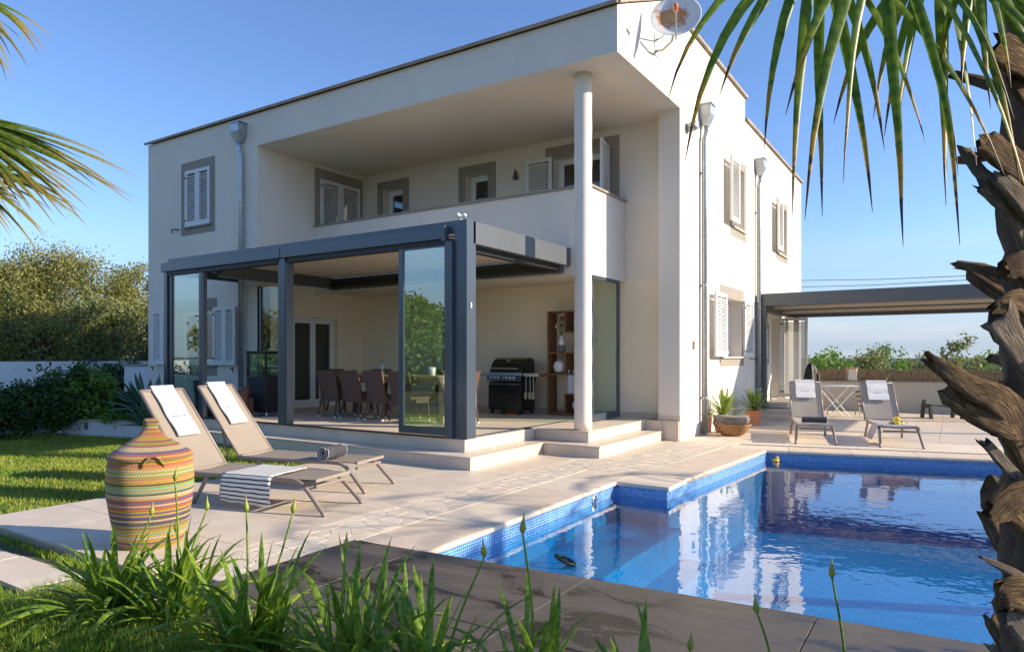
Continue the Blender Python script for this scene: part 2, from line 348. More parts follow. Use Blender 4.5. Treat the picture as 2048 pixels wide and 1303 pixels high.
M['leaf_oak'] = leafmat('holm_oak_leaves', (.095,.12,.028), (.35,.32,.09), .3, .5, .45)
M['leaf_dark'] = leafmat('dark_shrub_leaves', (.025,.07,.02), (.065,.14,.035), .3, .4, .8)
M['leaf_bright'] = leafmat('bright_shrub_leaves', (.09,.20,.025), (.20,.33,.05), .35, .4, 1.2)
M['leaf_olive'] = leafmat('olive_leaves', (.13,.16,.05), (.29,.30,.11), .3, .5, .6)
M['agave'] = leafmat('agave_leaves', (.07,.14,.09), (.13,.22,.14), .12, .4, 2)
M['aga'] = leafmat('agapanthus_leaves', (.08,.185,.018), (.29,.40,.045), .42, .35, 3, tip=(1.06,1.16,(.40,.30,.08)))
M['stalk'] = leafmat('agapanthus_stalk', (.12,.22,.025), (.22,.33,.04), .15, .4, 4)
M['bud'] = leafmat('agapanthus_bud', (.28,.36,.05), (.48,.46,.09), .3, .4, 9)
M['yucca'] = leafmat('yucca_leaves', (.13,.23,.03), (.36,.42,.09), .35, .4, 5)
M['palm'] = leafmat('palm_leaf', (.06,.13,.010), (.19,.29,.020), .48, .38, 3, tip=(.80,.92,(.40,.25,.02),.97,1.03,(.07,.04,.022)))
M['palmL'] = leafmat('palm_leaf_sunny', (.06,.12,.012), (.20,.24,.03), .42, .38, 3, tip=(.70,1.0,(.36,.27,.07)))
M['petiole'] = pm('palm_petiole', (.17,.17,.05), .5, var=.2)
def grassmat(name, c, c2):
    return leafmat(name, c, c2, .3, .5, 1.5)
M['grass'] = grassmat('grass_blades', (.13,.25,.02), (.38,.42,.06))
M['grassdry'] = pm('thatch', (.34,.26,.13), .9, var=.3, scale=10)

def striped_basket():
    m, nt, b, sp = stripes('striped_basket', None); l = nt.links.new
    at2 = N(nt, 'ShaderNodeMath', operation='ARCTAN2'); l(sp.outputs[1], at2.inputs[0]); l(sp.outputs[0], at2.inputs[1])
    ms = N(nt, 'ShaderNodeMath', operation='MULTIPLY_ADD'); l(at2.outputs[0], ms.inputs[0]); ms.inputs[1].default_value = 1/(2*math.pi)*1.0; 
    zz = N(nt, 'ShaderNodeMath', operation='MULTIPLY'); l(sp.outputs[2], zz.inputs[0]); zz.inputs[1].default_value = 72
    l(zz.outputs[0], ms.inputs[2])
    fl = N(nt, 'ShaderNodeMath', operation='FLOOR'); l(ms.outputs[0], fl.inputs[0])
    w = N(nt, 'ShaderNodeTexWhiteNoise', noise_dimensions='1D'); l(fl.outputs[0], w.inputs['W'])
    r = N(nt, 'ShaderNodeValToRGB'); r.color_ramp.interpolation = 'CONSTANT'; l(w.outputs[0], r.inputs[0])
    cs = [(.58,.36,.03),(.27,.36,.04),(.60,.47,.27),(.52,.13,.035),(.38,.09,.11),(.075,.04,.03),(.56,.33,.05),(.20,.48,.36),(.31,.40,.05),(.06,.075,.25),(.58,.19,.13),(.64,.56,.42)]
    e = r.color_ramp.elements; e[0].color = (*cs[0],1); e[1].position = 1/12; e[1].color = (*cs[1],1)
    for i in range(2, 12): q = e.new(i/12); q.color = (*cs[i],1)
    # straw coil showing between the stitches
    st = N(nt, 'ShaderNodeMath', operation='MULTIPLY'); l(at2.outputs[0], st.inputs[0]); st.inputs[1].default_value = 190
    ph = N(nt, 'ShaderNodeMath', operation='MULTIPLY_ADD'); l(fl.outputs[0], ph.inputs[0]); ph.inputs[1].default_value = 2.3; l(st.outputs[0], ph.inputs[2])
    sn = N(nt, 'ShaderNodeMath', operation='SINE'); l(ph.outputs[0], sn.inputs[0])
    gt = N(nt, 'ShaderNodeMath', operation='GREATER_THAN'); gt.inputs[1].default_value = .72; l(sn.outputs[0], gt.inputs[0])
    mc = N(nt, 'ShaderNodeMixRGB'); l(gt.outputs[0], mc.inputs[0]); l(r.outputs[0], mc.inputs[1]); mc.inputs[2].default_value = (.25,.15,.06,1)
    l(mc.outputs[0], b.inputs['Base Color']); b.inputs['Roughness'].default_value = .55
    bp = N(nt, 'ShaderNodeBump', i_Strength=.7, i_Distance=.004); l(sn.outputs[0], bp.inputs['Height']); l(bp.outputs[0], b.inputs['Normal'])
    return m
M['basket'] = striped_basket()
def striped_throw():
    m, nt, b, out = nodes('striped_throw'); l = nt.links.new
    uv = N(nt, 'ShaderNodeUVMap'); s = N(nt, 'ShaderNodeSeparateXYZ'); l(uv.outputs[0], s.inputs[0])
    f = N(nt, 'ShaderNodeMath', operation='FRACT'); mu = N(nt, 'ShaderNodeMath', operation='MULTIPLY'); mu.inputs[1].default_value = 21; l(s.outputs[1], mu.inputs[0]); l(mu.outputs[0], f.inputs[0])
    lt = N(nt, 'ShaderNodeMath', operation='LESS_THAN'); lt.inputs[1].default_value = .33; l(f.outputs[0], lt.inputs[0])
    mc = N(nt, 'ShaderNodeMixRGB'); l(lt.outputs[0], mc.inputs[0]); mc.inputs[1].default_value = (.80,.78,.73,1); mc.inputs[2].default_value = (.012,.012,.014,1)
    l(mc.outputs[0], b.inputs['Base Color']); b.inputs['Roughness'].default_value = .9
    n = N(nt, 'ShaderNodeTexNoise', i_Scale=220); bp = N(nt, 'ShaderNodeBump', i_Strength=.5, i_Distance=.004); l(n.outputs[0], bp.inputs['Height']); l(bp.outputs[0], b.inputs['Normal'])
    return m
M['throw'] = striped_throw()
def darkslab():
    m, nt, b, out = nodes('dark_slate_slab'); l = nt.links.new
    t = N(nt, 'ShaderNodeTexCoord'); n = N(nt, 'ShaderNodeTexNoise', i_Scale=2.2, i_Detail=9, i_Roughness=.65, i_Distortion=.6)
    mp = N(nt, 'ShaderNodeMapping'); mp.inputs['Rotation'].default_value = (0,0,R(12)); mp.inputs['Scale'].default_value = (.7,1.6,1)
    l(t.outputs['Object'], mp.inputs[0]); l(mp.outputs[0], n.inputs['Vector'])
    r = N(nt, 'ShaderNodeValToRGB'); l(n.outputs[0], r.inputs[0]); e = r.color_ramp.elements
    e[0].position = .38; e[0].color = (.026,.021,.017,1); e[1].position = .72; e[1].color = (.13,.11,.09,1)
    q = e.new(.435); q.color = (.034,.028,.023,1); q = e.new(.455); q.color = (.082,.069,.057,1)
    l(r.outputs[0], b.inputs['Base Color'])
    rr = N(nt, 'ShaderNodeMapRange'); rr.inputs[1].default_value = .4; rr.inputs[2].default_value = .55; rr.inputs[3].default_value = .32; rr.inputs[4].default_value = .62; l(n.outputs[0], rr.inputs[0]); l(rr.outputs[0], b.inputs['Roughness'])
    n2 = N(nt, 'ShaderNodeTexNoise', i_Scale=50, i_Detail=4); l(t.outputs['Object'], n2.inputs['Vector']); bp = N(nt, 'ShaderNodeBump', i_Strength=.12, i_Distance=.01); l(n2.outputs[0], bp.inputs['Height']); l(bp.outputs[0], b.inputs['Normal'])
    return m
M['darkslab'] = darkslab()
def watermat():
    m, nt, b, out = nodes('pool_water'); l = nt.links.new
    tr = N(nt, 'ShaderNodeBsdfTransparent'); tr.inputs[0].default_value = (.60,.92,1.0,1)
    g = N(nt, 'ShaderNodeBsdfGlossy'); g.inputs['Roughness'].default_value = .0
    t = N(nt, 'ShaderNodeTexCoord'); mp = N(nt, 'ShaderNodeMapping'); mp.inputs['Rotation'].default_value = (0,0,-YAW); l(t.outputs['Object'], mp.inputs[0])
    mp.inputs['Scale'].default_value = (1,1,1)
    n = N(nt, 'ShaderNodeTexNoise', i_Scale=7, i_Detail=2, i_Roughness=.5); l(mp.outputs[0], n.inputs['Vector'])
    n2 = N(nt, 'ShaderNodeTexNoise', i_Scale=1.1, i_Detail=2); l(mp.outputs[0], n2.inputs['Vector'])
    mk = N(nt, 'ShaderNodeMapRange'); mk.inputs[1].default_value = .45; mk.inputs[2].default_value = .7; mk.inputs[3].default_value = .35; mk.inputs[4].default_value = 1.1; l(n2.outputs[0], mk.inputs[0])
    mu = N(nt, 'ShaderNodeMath', operation='MULTIPLY'); l(n.outputs[0], mu.inputs[0]); l(mk.outputs[0], mu.inputs[1])
    bp = N(nt, 'ShaderNodeBump', i_Strength=.32, i_Distance=.012); l(mu.outputs[0], bp.inputs['Height']); l(bp.outputs[0], g.inputs['Normal'])
    ma = schlick(nt, .03, 1.35, .035, bp.outputs[0])
    mxs = N(nt, 'ShaderNodeMixShader'); l(ma.outputs[0], mxs.inputs[0]); l(tr.outputs[0], mxs.inputs[1]); l(g.outputs[0], mxs.inputs[2]); l(mxs.outputs[0], out.inputs[0])
    return m
M['water'] = watermat()

# ================================================================ THE SETTING
ZT = .327; ZS = .163
POOL = [(-3.2,3.79),(-3.2,7.1),(-2.60,7.1),(-2.36,10.77),(3.3,12.12),(3.3,4.29)]
g = MB()
HX0,HX1,HY0,HY1 = -3.55,3.75,3.3,12.6
for a in ((-600,HX0,-600,600),(HX1,600,-600,600),(HX0,HX1,-600,HY0),(HX0,HX1,HY1,600)):
    g.add([(a[0],a[2],-.06),(a[1],a[2],-.06),(a[1],a[3],-.06),(a[0],a[3],-.06)], [(0,1,2,3)])
lawn = g.build('lawn', M['lawn'], kind='structure')
def sheet(name, polys, z, mat, depth=.25):
    m = MB()
    for p in polys: m.prism(p, z-depth, z)
    return m.build(name, mat, kind='structure')
patio = sheet('patio', [[(-7.1,2.45),(-4.36,2.45),(-4.36,6.79),(-7.1,6.79)], [(-4.98,6.79),(-4.36,6.79),(-4.36,8.54),(-4.98,8.54)],
      [(-3.82,12.5),(-2.9,12.42),(3.7,13.85),(3.7,19.5),(-3.82,19.5)]], -.012, M['grout'])
def clip(poly, a, b, c):               # keep a*x+b*y<=c
    out = []
    for i in range(len(poly)):
        p, q = poly[i], poly[(i+1)%len(poly)]
        dp = a*p[0]+b*p[1]-c; dq = a*q[0]+b*q[1]-c
        if dp <= 0: out.append(p)
        if dp*dq < 0:
            t = dp/(dp-dq); out.append((p[0]+(q[0]-p[0])*t, p[1]+(q[1]-p[1])*t))
    return out
def inset(poly, d):
    n = len(poly); A = sum(poly[i][0]*poly[(i+1)%n][1]-poly[(i+1)%n][0]*poly[i][1] for i in range(n))
    if A < 0: poly = poly[::-1]
    res = poly
    for i in range(n):
        p, q = poly[i], poly[(i+1)%n]; ex, ey = q[0]-p[0], q[1]-p[1]; l = math.hypot(ex, ey)
        if l < 1e-6: continue
        nx, ny = ey/l, -ex/l
        res = clip(res, nx, ny, nx*p[0]+ny*p[1]-d)
        if len(res) < 3: return []
    return res
def area(p): return abs(sum(p[i][0]*p[(i+1)%len(p)][1]-p[(i+1)%len(p)][0]*p[i][1] for i in range(len(p))))/2
def tiles(region, x0, y0, sx, sy, parent, mats, top=0., off=.5, gap=.003):
    xs = [p[0] for p in region]; ys = [p[1] for p in region]
    j = 0; y = y0
    while y < max(ys):
        x = x0 - (sx*off if j % 2 else 0)
        while x < max(xs):
            p = [(x,y),(x+sx,y),(x+sx,y+sy),(x,y+sy)]
            n = len(region)
            A = sum(region[i][0]*region[(i+1)%n][1]-region[(i+1)%n][0]*region[i][1] for i in range(n))
            R_ = region if A > 0 else region[::-1]
            for i in range(n):
                a, b = R_[i], R_[(i+1)%n]; ex, ey = b[0]-a[0], b[1]-a[1]; l = math.hypot(ex, ey); nx, ny = ey/l, -ex/l
                p = clip(p, nx, ny, nx*a[0]+ny*a[1])
                if len(p) < 3: break
            if len(p) >= 3 and area(p) > .01:
                p = inset(p, gap)
                if len(p) >= 3: MB().prism(p, top-.02, top+random.uniform(-.0008,.0008)).build('tile', random.choice(mats), parent)
            x += sx
        y += sy; j += 1
TM = [M['tile'], M['tile'], M['tile_b'], M['tile_c']]
tiles([(-7.1,2.45),(-4.36,2.45),(-4.36,6.79),(-7.1,6.79)], -7.1, 2.45, .9, .72, patio, TM, off=0)
tiles([(-4.98,6.79),(-4.36,6.79),(-4.36,8.54),(-4.98,8.54)], -5.3, 6.77, .9, .72, patio, TM, off=0)
tiles([(-3.82,12.5),(-2.9,12.42),(3.7,13.85),(3.7,19.4),(-3.82,19.4)], -3.82, 12.4, 1.2, .9, patio, TM, off=0)
# small stepping slabs at the lawn edge
stp = MB().prism([(-7.3,1.86),(-3.95,1.95),(-3.95,2.30),(-7.3,2.2)], -.10, -.045).build('garden_path', M['grout'], kind='structure')
for i in range(4):
    x = -7.3+i*.84; MB().prism([(x,1.87+i*.02),(x+.825,1.87+i*.02),(x+.825,2.19+i*.02),(x,2.19+i*.02)], -.06, -.03).build('tile', TM[i], stp)
# crazy paving, every stone a piece
def voronoi_region(region, cell, parent, seed):
    rr = random.Random(seed)
    xs = [p[0] for p in region]; ys = [p[1] for p in region]; pts = []
    y = min(ys)-cell
    while y < max(ys)+cell:
        x = min(xs)-cell
        while x < max(xs)+cell:
            pts.append((x+rr.uniform(-.46,.46)*cell, y+rr.uniform(-.46,.46)*cell)); x += cell*rr.uniform(.8,1.25)
        y += cell*.95
    n = len(region); A = sum(region[i][0]*region[(i+1)%n][1]-region[(i+1)%n][0]*region[i][1] for i in range(n))
    R_ = region if A > 0 else region[::-1]
    for p in pts:
        c = [(p[0]-cell*2,p[1]-cell*2),(p[0]+cell*2,p[1]-cell*2),(p[0]+cell*2,p[1]+cell*2),(p[0]-cell*2,p[1]+cell*2)]
        for q in pts:
            if q is p or abs(q[0]-p[0]) > cell*3 or abs(q[1]-p[1]) > cell*3: continue
            dx, dy = q[0]-p[0], q[1]-p[1]
            c = clip(c, dx, dy, (q[0]**2+q[1]**2-p[0]**2-p[1]**2)/2)
            if len(c) < 3: break
        for i in range(n):
            if len(c) < 3: break
            a, b = R_[i], R_[(i+1)%n]; ex, ey = b[0]-a[0], b[1]-a[1]; l = math.hypot(ex, ey); nx, ny = ey/l, -ex/l
            c = clip(c, nx, ny, nx*a[0]+ny*a[1])
        if len(c) < 3 or area(c) < .003: continue
        c = inset(c, .0045)
        if len(c) < 3 or area(c) < .002: continue
        top = rr.uniform(.0004,.0016); cc = inset(c, .003)
        m = MB(); m.prism(c, -.03, top-.0012)
        if len(cc) >= 3: m.prism(cc, top-.0012, top)
        m.build('stone', rr.choice(M['crazy']), parent)
CR = [[(-4.36,2.6),(-3.83,2.6),(-3.83,7.66),(-4.36,7.66)], [(-4.36,7.66),(-3.19,7.66),(-3.12,8.54),(-4.36,8.54)], [(-4.08,8.54),(-3.12,8.54),(-2.985,10.98),(-4.08,10.98)],
      [(-3.81,10.98),(-3.02,10.98),(-2.9,11.22),(3.6,12.75),(3.6,13.82),(-2.9,12.41),(-3.81,12.49)]]
crazy = sheet('crazy_paving', CR, -.0012, M['crazyg'])
for i, r_ in enumerate(CR): voronoi_region(r_, [.175,.18,.19,.30][i], crazy, i+3)
# pool coping of travertine slabs with a rounded inner edge
coping = sheet('pool_coping', [[(-3.82,3.76),(-3.26,3.76),(-3.26,7.64),(-3.82,7.64)], [(-3.26,7.14),(-2.62,7.14),(-2.62,7.64),(-3.26,7.64)],
     [(-3.19,7.64),(-2.63,7.64),(-2.44,10.8),(-3.01,10.97)]], -.052, M['grout'], .3)
def nose(w, r=.026, t=.05, steps=5):      # cross-section: outer edge x=0, inner rounded edge x=w ; z 0..-t
    pr = [(0,-t),(0,0)]
    for i in range(steps+1):
        a = math.pi/2 - math.pi*i/steps
        pr.append((w-r+r*math.cos(a), -t/2+t/2*math.sin(a)))
    return pr
def coping_run(p0, p1, w0, n, parent, inner_side):
    p0 = Vector(p0); p1 = Vector(p1); d = (p1-p0); ln = d.length; d /= ln; nrm = Vector((d.y,-d.x,0))*inner_side
    for i in range(n):
        a = ln*i/n+.004; b = ln*(i+1)/n-.004
        pr = nose(w0); m = len(pr)
        vs = [p0+d*a+nrm*x+Vector((0,0,z)) for x,z in pr]+[p0+d*b+nrm*x+Vector((0,0,z)) for x,z in pr]
        MB().add(vs, [tuple(range(m)), tuple(range(m,2*m))[::-1]]+[(k,m+k,m+(k+1)%m,(k+1)%m) for k in range(m)]).build('coping_slab', random.choice(M['trav']), parent)
coping_run((-3.82,3.76,0), (-3.82,7.10,0), .645, 4, coping, 1)
coping_run((-3.82,7.66,0), (-2.57,7.66,0), .585, 2, coping, 1)
coping_run((-3.19,7.668,0), (-2.965,10.78,0), .61, 4, coping, 1)
coping_run((-2.99,11.02,.0035), (3.55,12.60,.0035), .50, 8, coping, 1)
MB().prism([(-3.0,11.0),(-2.3,10.84),(-2.3,11.1),(3.5,12.5),(3.5,12.62),(-2.9,11.2)], -.3, -.052).build('coping_bed', M['grout'], coping)
MB().prism([(-2.975,10.70),(-2.375,10.70),(-2.37,10.88),(-2.99,11.03)], -.06, .0015).build('coping_slab', M['trav'][0], coping)
# dark slate slabs along the near edge
deck = sheet('slate_border', [[(-3.85,2.15),(3.6,2.15),(3.6,4.27),(-3.2,3.78),(-3.85,3.735)]], -.012, M['blackm'], .25)
def nearY(x): return 3.745+(x+3.85)*.0757
JX = [-3.85,-3.25,-1.94,-.62,.69,2.0,3.6]
for i in range(6):
    a, b = JX[i]+.003, JX[i+1]-.003
    for (ya0,ya1,yb0,yb1) in ((2.15,2.15,2.9,2.9),(2.906,2.906,nearY(a),nearY(b))):
        MB().prism([(a,ya0),(b,ya1),(b,yb1),(a,yb0)], -.035, random.uniform(.002,.004)).build('slab', M['darkslab'], deck, bevel=.003)
# pool basin
n = len(POOL); DEP = -1.12
bs = MB()
inn = [(x,y) for x,y in POOL]
for i in range(n):
    a, b = inn[i], inn[(i+1)%n]
    bs.add([(a[0],a[1],-.02 if i in (5,) else -.048),(b[0],b[1],-.02 if i in (5,) else -.048),(b[0],b[1],-.2),(a[0],a[1],-.2)], [(0,1,2,3)])
band = bs
bs = MB()
for i in range(n):
    a, b = inn[i], inn[(i+1)%n]; bs.add([(a[0],a[1],-.2),(b[0],b[1],-.2),(b[0],b[1],DEP),(a[0],a[1],DEP)], [(0,1,2,3)])
bs.add([(x,y,DEP) for x,y in inn], [tuple(range(n))[::-1]])
basin = bs.build('pool_basin', M['basin'], kind='structure'); band.build('waterline_band', M['band'], basin)
MB().box(-3.19,-2.42,3.82,7.09,DEP+.01,-.42).build('submerged_bench', M['basin'], basin, bevel=.02)
MB().box(-2.42,-2.10,3.86,7.09,DEP+.01,-.74).build('submerged_step', M['basin'], basin, bevel=.02)
wat = MB().add([(x+(.0),y,-.15) for x,y in POOL], [tuple(range(n))]).build('pool_water', M['water'], kind='structure')
# flip water normals up
wat.data.polygons[0].flip() if wat.data.polygons[0].normal.z < 0 else None

# terrace with its two steps, clad in porcelain
terr = sheet('terrace', [[(-12.3,7.1),(-5.31,7.1),(-5.31,8.85),(-4.42,8.85),(-4.42,11.34),(-12.3,11.34)]], ZT-.012, M['grout'], .3)
def cladding(parent, x0, x1, y0, y1, z0, z1, face, n):
    for i in range(n):
        if face == 'y':
            a = x0+(x1-x0)*i/n+.0015; b = x0+(x1-x0)*(i+1)/n-.0015; MB().box(a,b,y0,y0+.02,z0,z1).build('riser_tile', M['riser'], parent, bevel=.002)
        else:
            a = y0+(y1-y0)*i/n+.0015; b = y0+(y1-y0)*(i+1)/n-.0015; MB().box(x1-.02,x1,a,b,z0,z1).build('riser_tile', M['riser'], parent, bevel=.002)
steps = sheet('terrace_steps', [[(-12.3,6.80),(-5.0,6.80),(-5.0,8.56),(-4.11,8.56),(-4.11,10.95),(-4.5,10.95),(-4.5,9.0),(-5.4,9.0),(-5.4,7.3),(-12.3,7.3)]], ZS-.014, M['grout'], .2)
cladding(steps, -12.3,-4.98, 6.775,0, -.01, ZS-.022, 'y', 6)
cladding(steps, 0,-4.98, 6.797,8.54, -.01, ZS-.022, 'x', 2)
cladding(steps, -4.977,-4.09, 8.535,0, -.01, ZS-.022, 'y', 1)
cladding(steps, 0,-4.09, 8.557,10.97, -.01, ZS-.022, 'x', 2)
for i in range(6):
    a = -12.3+7.33*i/6; MB().box(a+.0015,a+7.33/6-.0015,6.765,7.08,ZS-.02,ZS).build('tread_tile', TM[i%4], steps, bevel=.003)
for a,b in ((7.083,7.78),(7.783,8.53)): MB().box(-5.285,-4.968,a,b,ZS-.02,ZS).build('tread_tile', TM[1], steps, bevel=.003)
MB().box(-5.285,-4.08,8.533,8.82,ZS-.02,ZS).build('tread_tile', TM[2], steps, bevel=.003)
for a,b in ((8.823,9.9),(9.903,10.97)): MB().box(-4.39,-4.08,a,b,ZS-.02,ZS).build('tread_tile', TM[0], steps, bevel=.003)
cladding(terr, -12.3,-5.29, 7.075,0, ZS+.001, ZT-.022, 'y', 6)
cladding(terr, 0,-5.29, 7.097,8.83, ZS+.001, ZT-.022, 'x', 2)
cladding(terr, -5.287,-4.40, 8.83,0, ZS+.001, ZT-.022, 'y', 1)
cladding(terr, 0,-4.40, 8.852,10.97, ZS+.001, ZT-.022, 'x', 2)
tiles([(-12.3,7.065),(-5.28,7.065),(-5.28,8.82),(-4.39,8.82),(-4.39,10.985),(-4.215,10.985),(-4.215,11.345),(-12.3,11.345)][:0] or [(-12.3,7.065),(-5.28,7.065),(-5.28,8.82),(-12.3,8.82)], -12.3, 7.065, 1.2, .9, terr, TM, top=ZT, off=0)
tiles([(-11.4,8.822),(-4.39,8.822),(-4.39,11.345),(-11.4,11.345)], -12.3, 8.822, 1.2, .9, terr, TM, top=ZT, off=0)
MB().box(-4.40,-4.11,10.955,10.975,-.01,ZT-.002).build('riser_tile', M['riser'], steps)
MB().box(-4.387,-3.83,10.985,11.02,0,ZT).build('riser_tile', M['riser'], terr)

# ================================================================ HOUSE
XW, YF, YB, XL, XE, YE = -3.82, 8.53, 11.35, -11.41, -15.25, 21.65
house = thing('house', 'white two-storey villa with a deep balcony recess and a round column', 'house', (-9.5, 15, 0))
def wall(name, ax, pos, t, u0, u1, z0, z1, holes=(), mat='stucco'):
    us = sorted({u0,u1,*[h[0] for h in holes],*[h[1] for h in holes]}); zs = sorted({z0,z1,*[h[2] for h in holes],*[h[3] for h in holes]})
    sol = lambda i, j: 0 <= i < len(us)-1 and 0 <= j < len(zs)-1 and not any(h[0]-1e-6 <= us[i] and us[i+1] <= h[1]+1e-6 and h[2]-1e-6 <= zs[j] and zs[j+1] <= h[3]+1e-6 for h in holes)
    P = (lambda u, w, z: (u, pos+w, z)) if ax == 'y' else (lambda u, w, z: (pos-w, u, z))
    m = MB()
    for i in range(len(us)-1):
        for j in range(len(zs)-1):
            if not sol(i,j): continue
            a,b,c,d = us[i],us[i+1],zs[j],zs[j+1]
            m.add([P(a,0,c),P(b,0,c),P(b,0,d),P(a,0,d)], [(0,1,2,3)]); m.add([P(a,t,c),P(b,t,c),P(b,t,d),P(a,t,d)], [(3,2,1,0)])
            if not sol(i-1,j): m.add([P(a,0,c),P(a,t,c),P(a,t,d),P(a,0,d)], [(3,2,1,0)])
            if not sol(i+1,j): m.add([P(b,0,c),P(b,t,c),P(b,t,d),P(b,0,d)], [(0,1,2,3)])
            if not sol(i,j-1): m.add([P(a,0,c),P(b,0,c),P(b,t,c),P(a,t,c)], [(3,2,1,0)])
            if not sol(i,j+1): m.add([P(a,0,d),P(b,0,d),P(b,t,d),P(a,t,d)], [(0,1,2,3)])
    return m.build(name, M[mat], house)
wall('wall', 'y', YF, .3, XE, XL, -.06, 6.13, [(-13.80,-12.93,4.14,5.33),(-14.2,-12.74,1.22,2.4)])
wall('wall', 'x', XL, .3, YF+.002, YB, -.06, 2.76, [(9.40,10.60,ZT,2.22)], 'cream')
wall('wall', 'x', XL+.001, .3, YF+.002, YB, 2.762, 5.5, [(10.10,11.24,3.1,5.21)])
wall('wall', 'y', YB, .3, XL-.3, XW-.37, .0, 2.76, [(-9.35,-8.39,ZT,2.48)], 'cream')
wall('wall', 'y', YB+.001, .3, XL-.3, XW-.37, 2.762, 5.5, [(-10.77,-10.19,3.95,5.12),(-8.47,-7.91,3.95,5.12),(-6.39,-5.23,3.1,5.16)])
RW = [(14.24,15.13,4.06,5.35),(18.45,19.55,4.05,5.30),(13.45,14.95,1.39,2.56),(17.75,18.60,.33,2.36)]
wall('wall', 'x', XW, .37, 11.03, YE, -.06, 6.5, RW)
wall('wall', 'y', YE-.3, .3, XE, XW-.372, -.06, 6.5)
wall('wall', 'x', XE+.3, .3, YF+.3, YE-.3, -.06, 6.13)
MB().box(XL+.001,XW-.32,YF,YF+.28,5.5,6.13).build('fascia', M['stucco'], house)
MB().prismx([(YF,5.5),(11.03,5.5),(11.03,6.501),(15.21,6.501),(15.21,6.97),(10.32,6.97),(YF,6.13)], XW-.32, XW).build('gable_wall', M['stucco'], house)
MB().box(XL+.003,XW-.322,YF+.282,YB-.002,5.501,5.6).build('soffit', M['soffit'], house)
MB().prismx([(YF+.01,6.12),(10.32,6.94),(15.2,6.94),(15.2,6.86),(10.35,6.86),(YF+.06,6.03)], XE+.02, XW-.325).build('roof', M['coping_roof'], house)
MB().box(XE+.02,XW-.36,15.22,YE-.02,6.4,6.47).build('roof', M['coping_roof'], house)
MB().box(XE+.31,XW-.38,YB+.31,YE-.31,2.8,3.0).build('floor_slab', M['dark'], house)
# roof-edge tiles
for i in range(9):
    a = XE-.05+ (XW+.08-XE)*i/9; b = XE-.05+(XW+.08-XE)*(i+1)/9
    dz = -.025 if i == 0 and False else 0
    MB().prismx([(YF-.07,6.128+dz),(YF+.30,6.27+dz),(YF+.28,6.31+dz),(YF-.08,6.172+dz)], a+.004, b-.004).build('edge_tile', M['coping_roof'], house)
def edge(y0,z0,y1,z1,n):
    for i in range(n):
        ya = y0+(y1-y0)*i/n; za = z0+(z1-z0)*i/n; yb = y0+(y1-y0)*(i+1)/n-.006; zb = z0+(z1-z0)*(i+1)/n
        MB().prismx([(ya,za),(yb,zb),(yb,zb+.05),(ya,za+.05)], XW-.34, XW+.06).build('edge_tile', M['coping_roof'], house)
edge(YF-.02,6.14,10.33,6.975,2); edge(10.335,6.975,15.26,6.975,5); edge(15.215,6.505,YE+.06,6.505,6)
# balcony: slab, parapet, cap
MB().box(XL+.002,-4.93,9.98,YB-.001,2.765,3.05).build('balcony_slab', M['soffit'], house)
MB().box(XL+.003,-4.93,9.94,9.979,2.72,3.06).box(XL+.003,-4.93,9.94,10.14,3.06,4.13).box(-5.13,-4.929,10.141,YB-.002,3.052,4.13).build('parapet', M['stucco'], house)
MB().box(-4.98,-4.928,9.941,YB-.002,2.72,3.051).build('slab_edge', M['stucco'], house)
cp = [(-11.40,-9.8),(-9.79,-8.2),(-8.19,-6.6),(-6.59,-4.89)]
for a,b in cp: MB().box(a,b,9.90,10.18,4.131,4.165).build('parapet_cap', M['taupe'], house)
MB().box(-5.17,-4.89,10.185,YB-.003,4.131,4.165).build('parapet_cap', M['taupe'], house)
cl = MB(); prof = [(.128+.0025*math.sin(i*1.7), ZT+(5.499-ZT)*i/40) for i in range(41)]
cl.lathe(prof, 40, (-4.56,8.975,0)).build('column', M['stucco'], house, smooth=True)
MB().box(XW-.372,XW+.004,11.026,11.05,ZT,ZT+.09).box(-11.4,-4.2,YB-.012,YB-.001,ZT,ZT+.09).build('skirting', M['riser'], house)

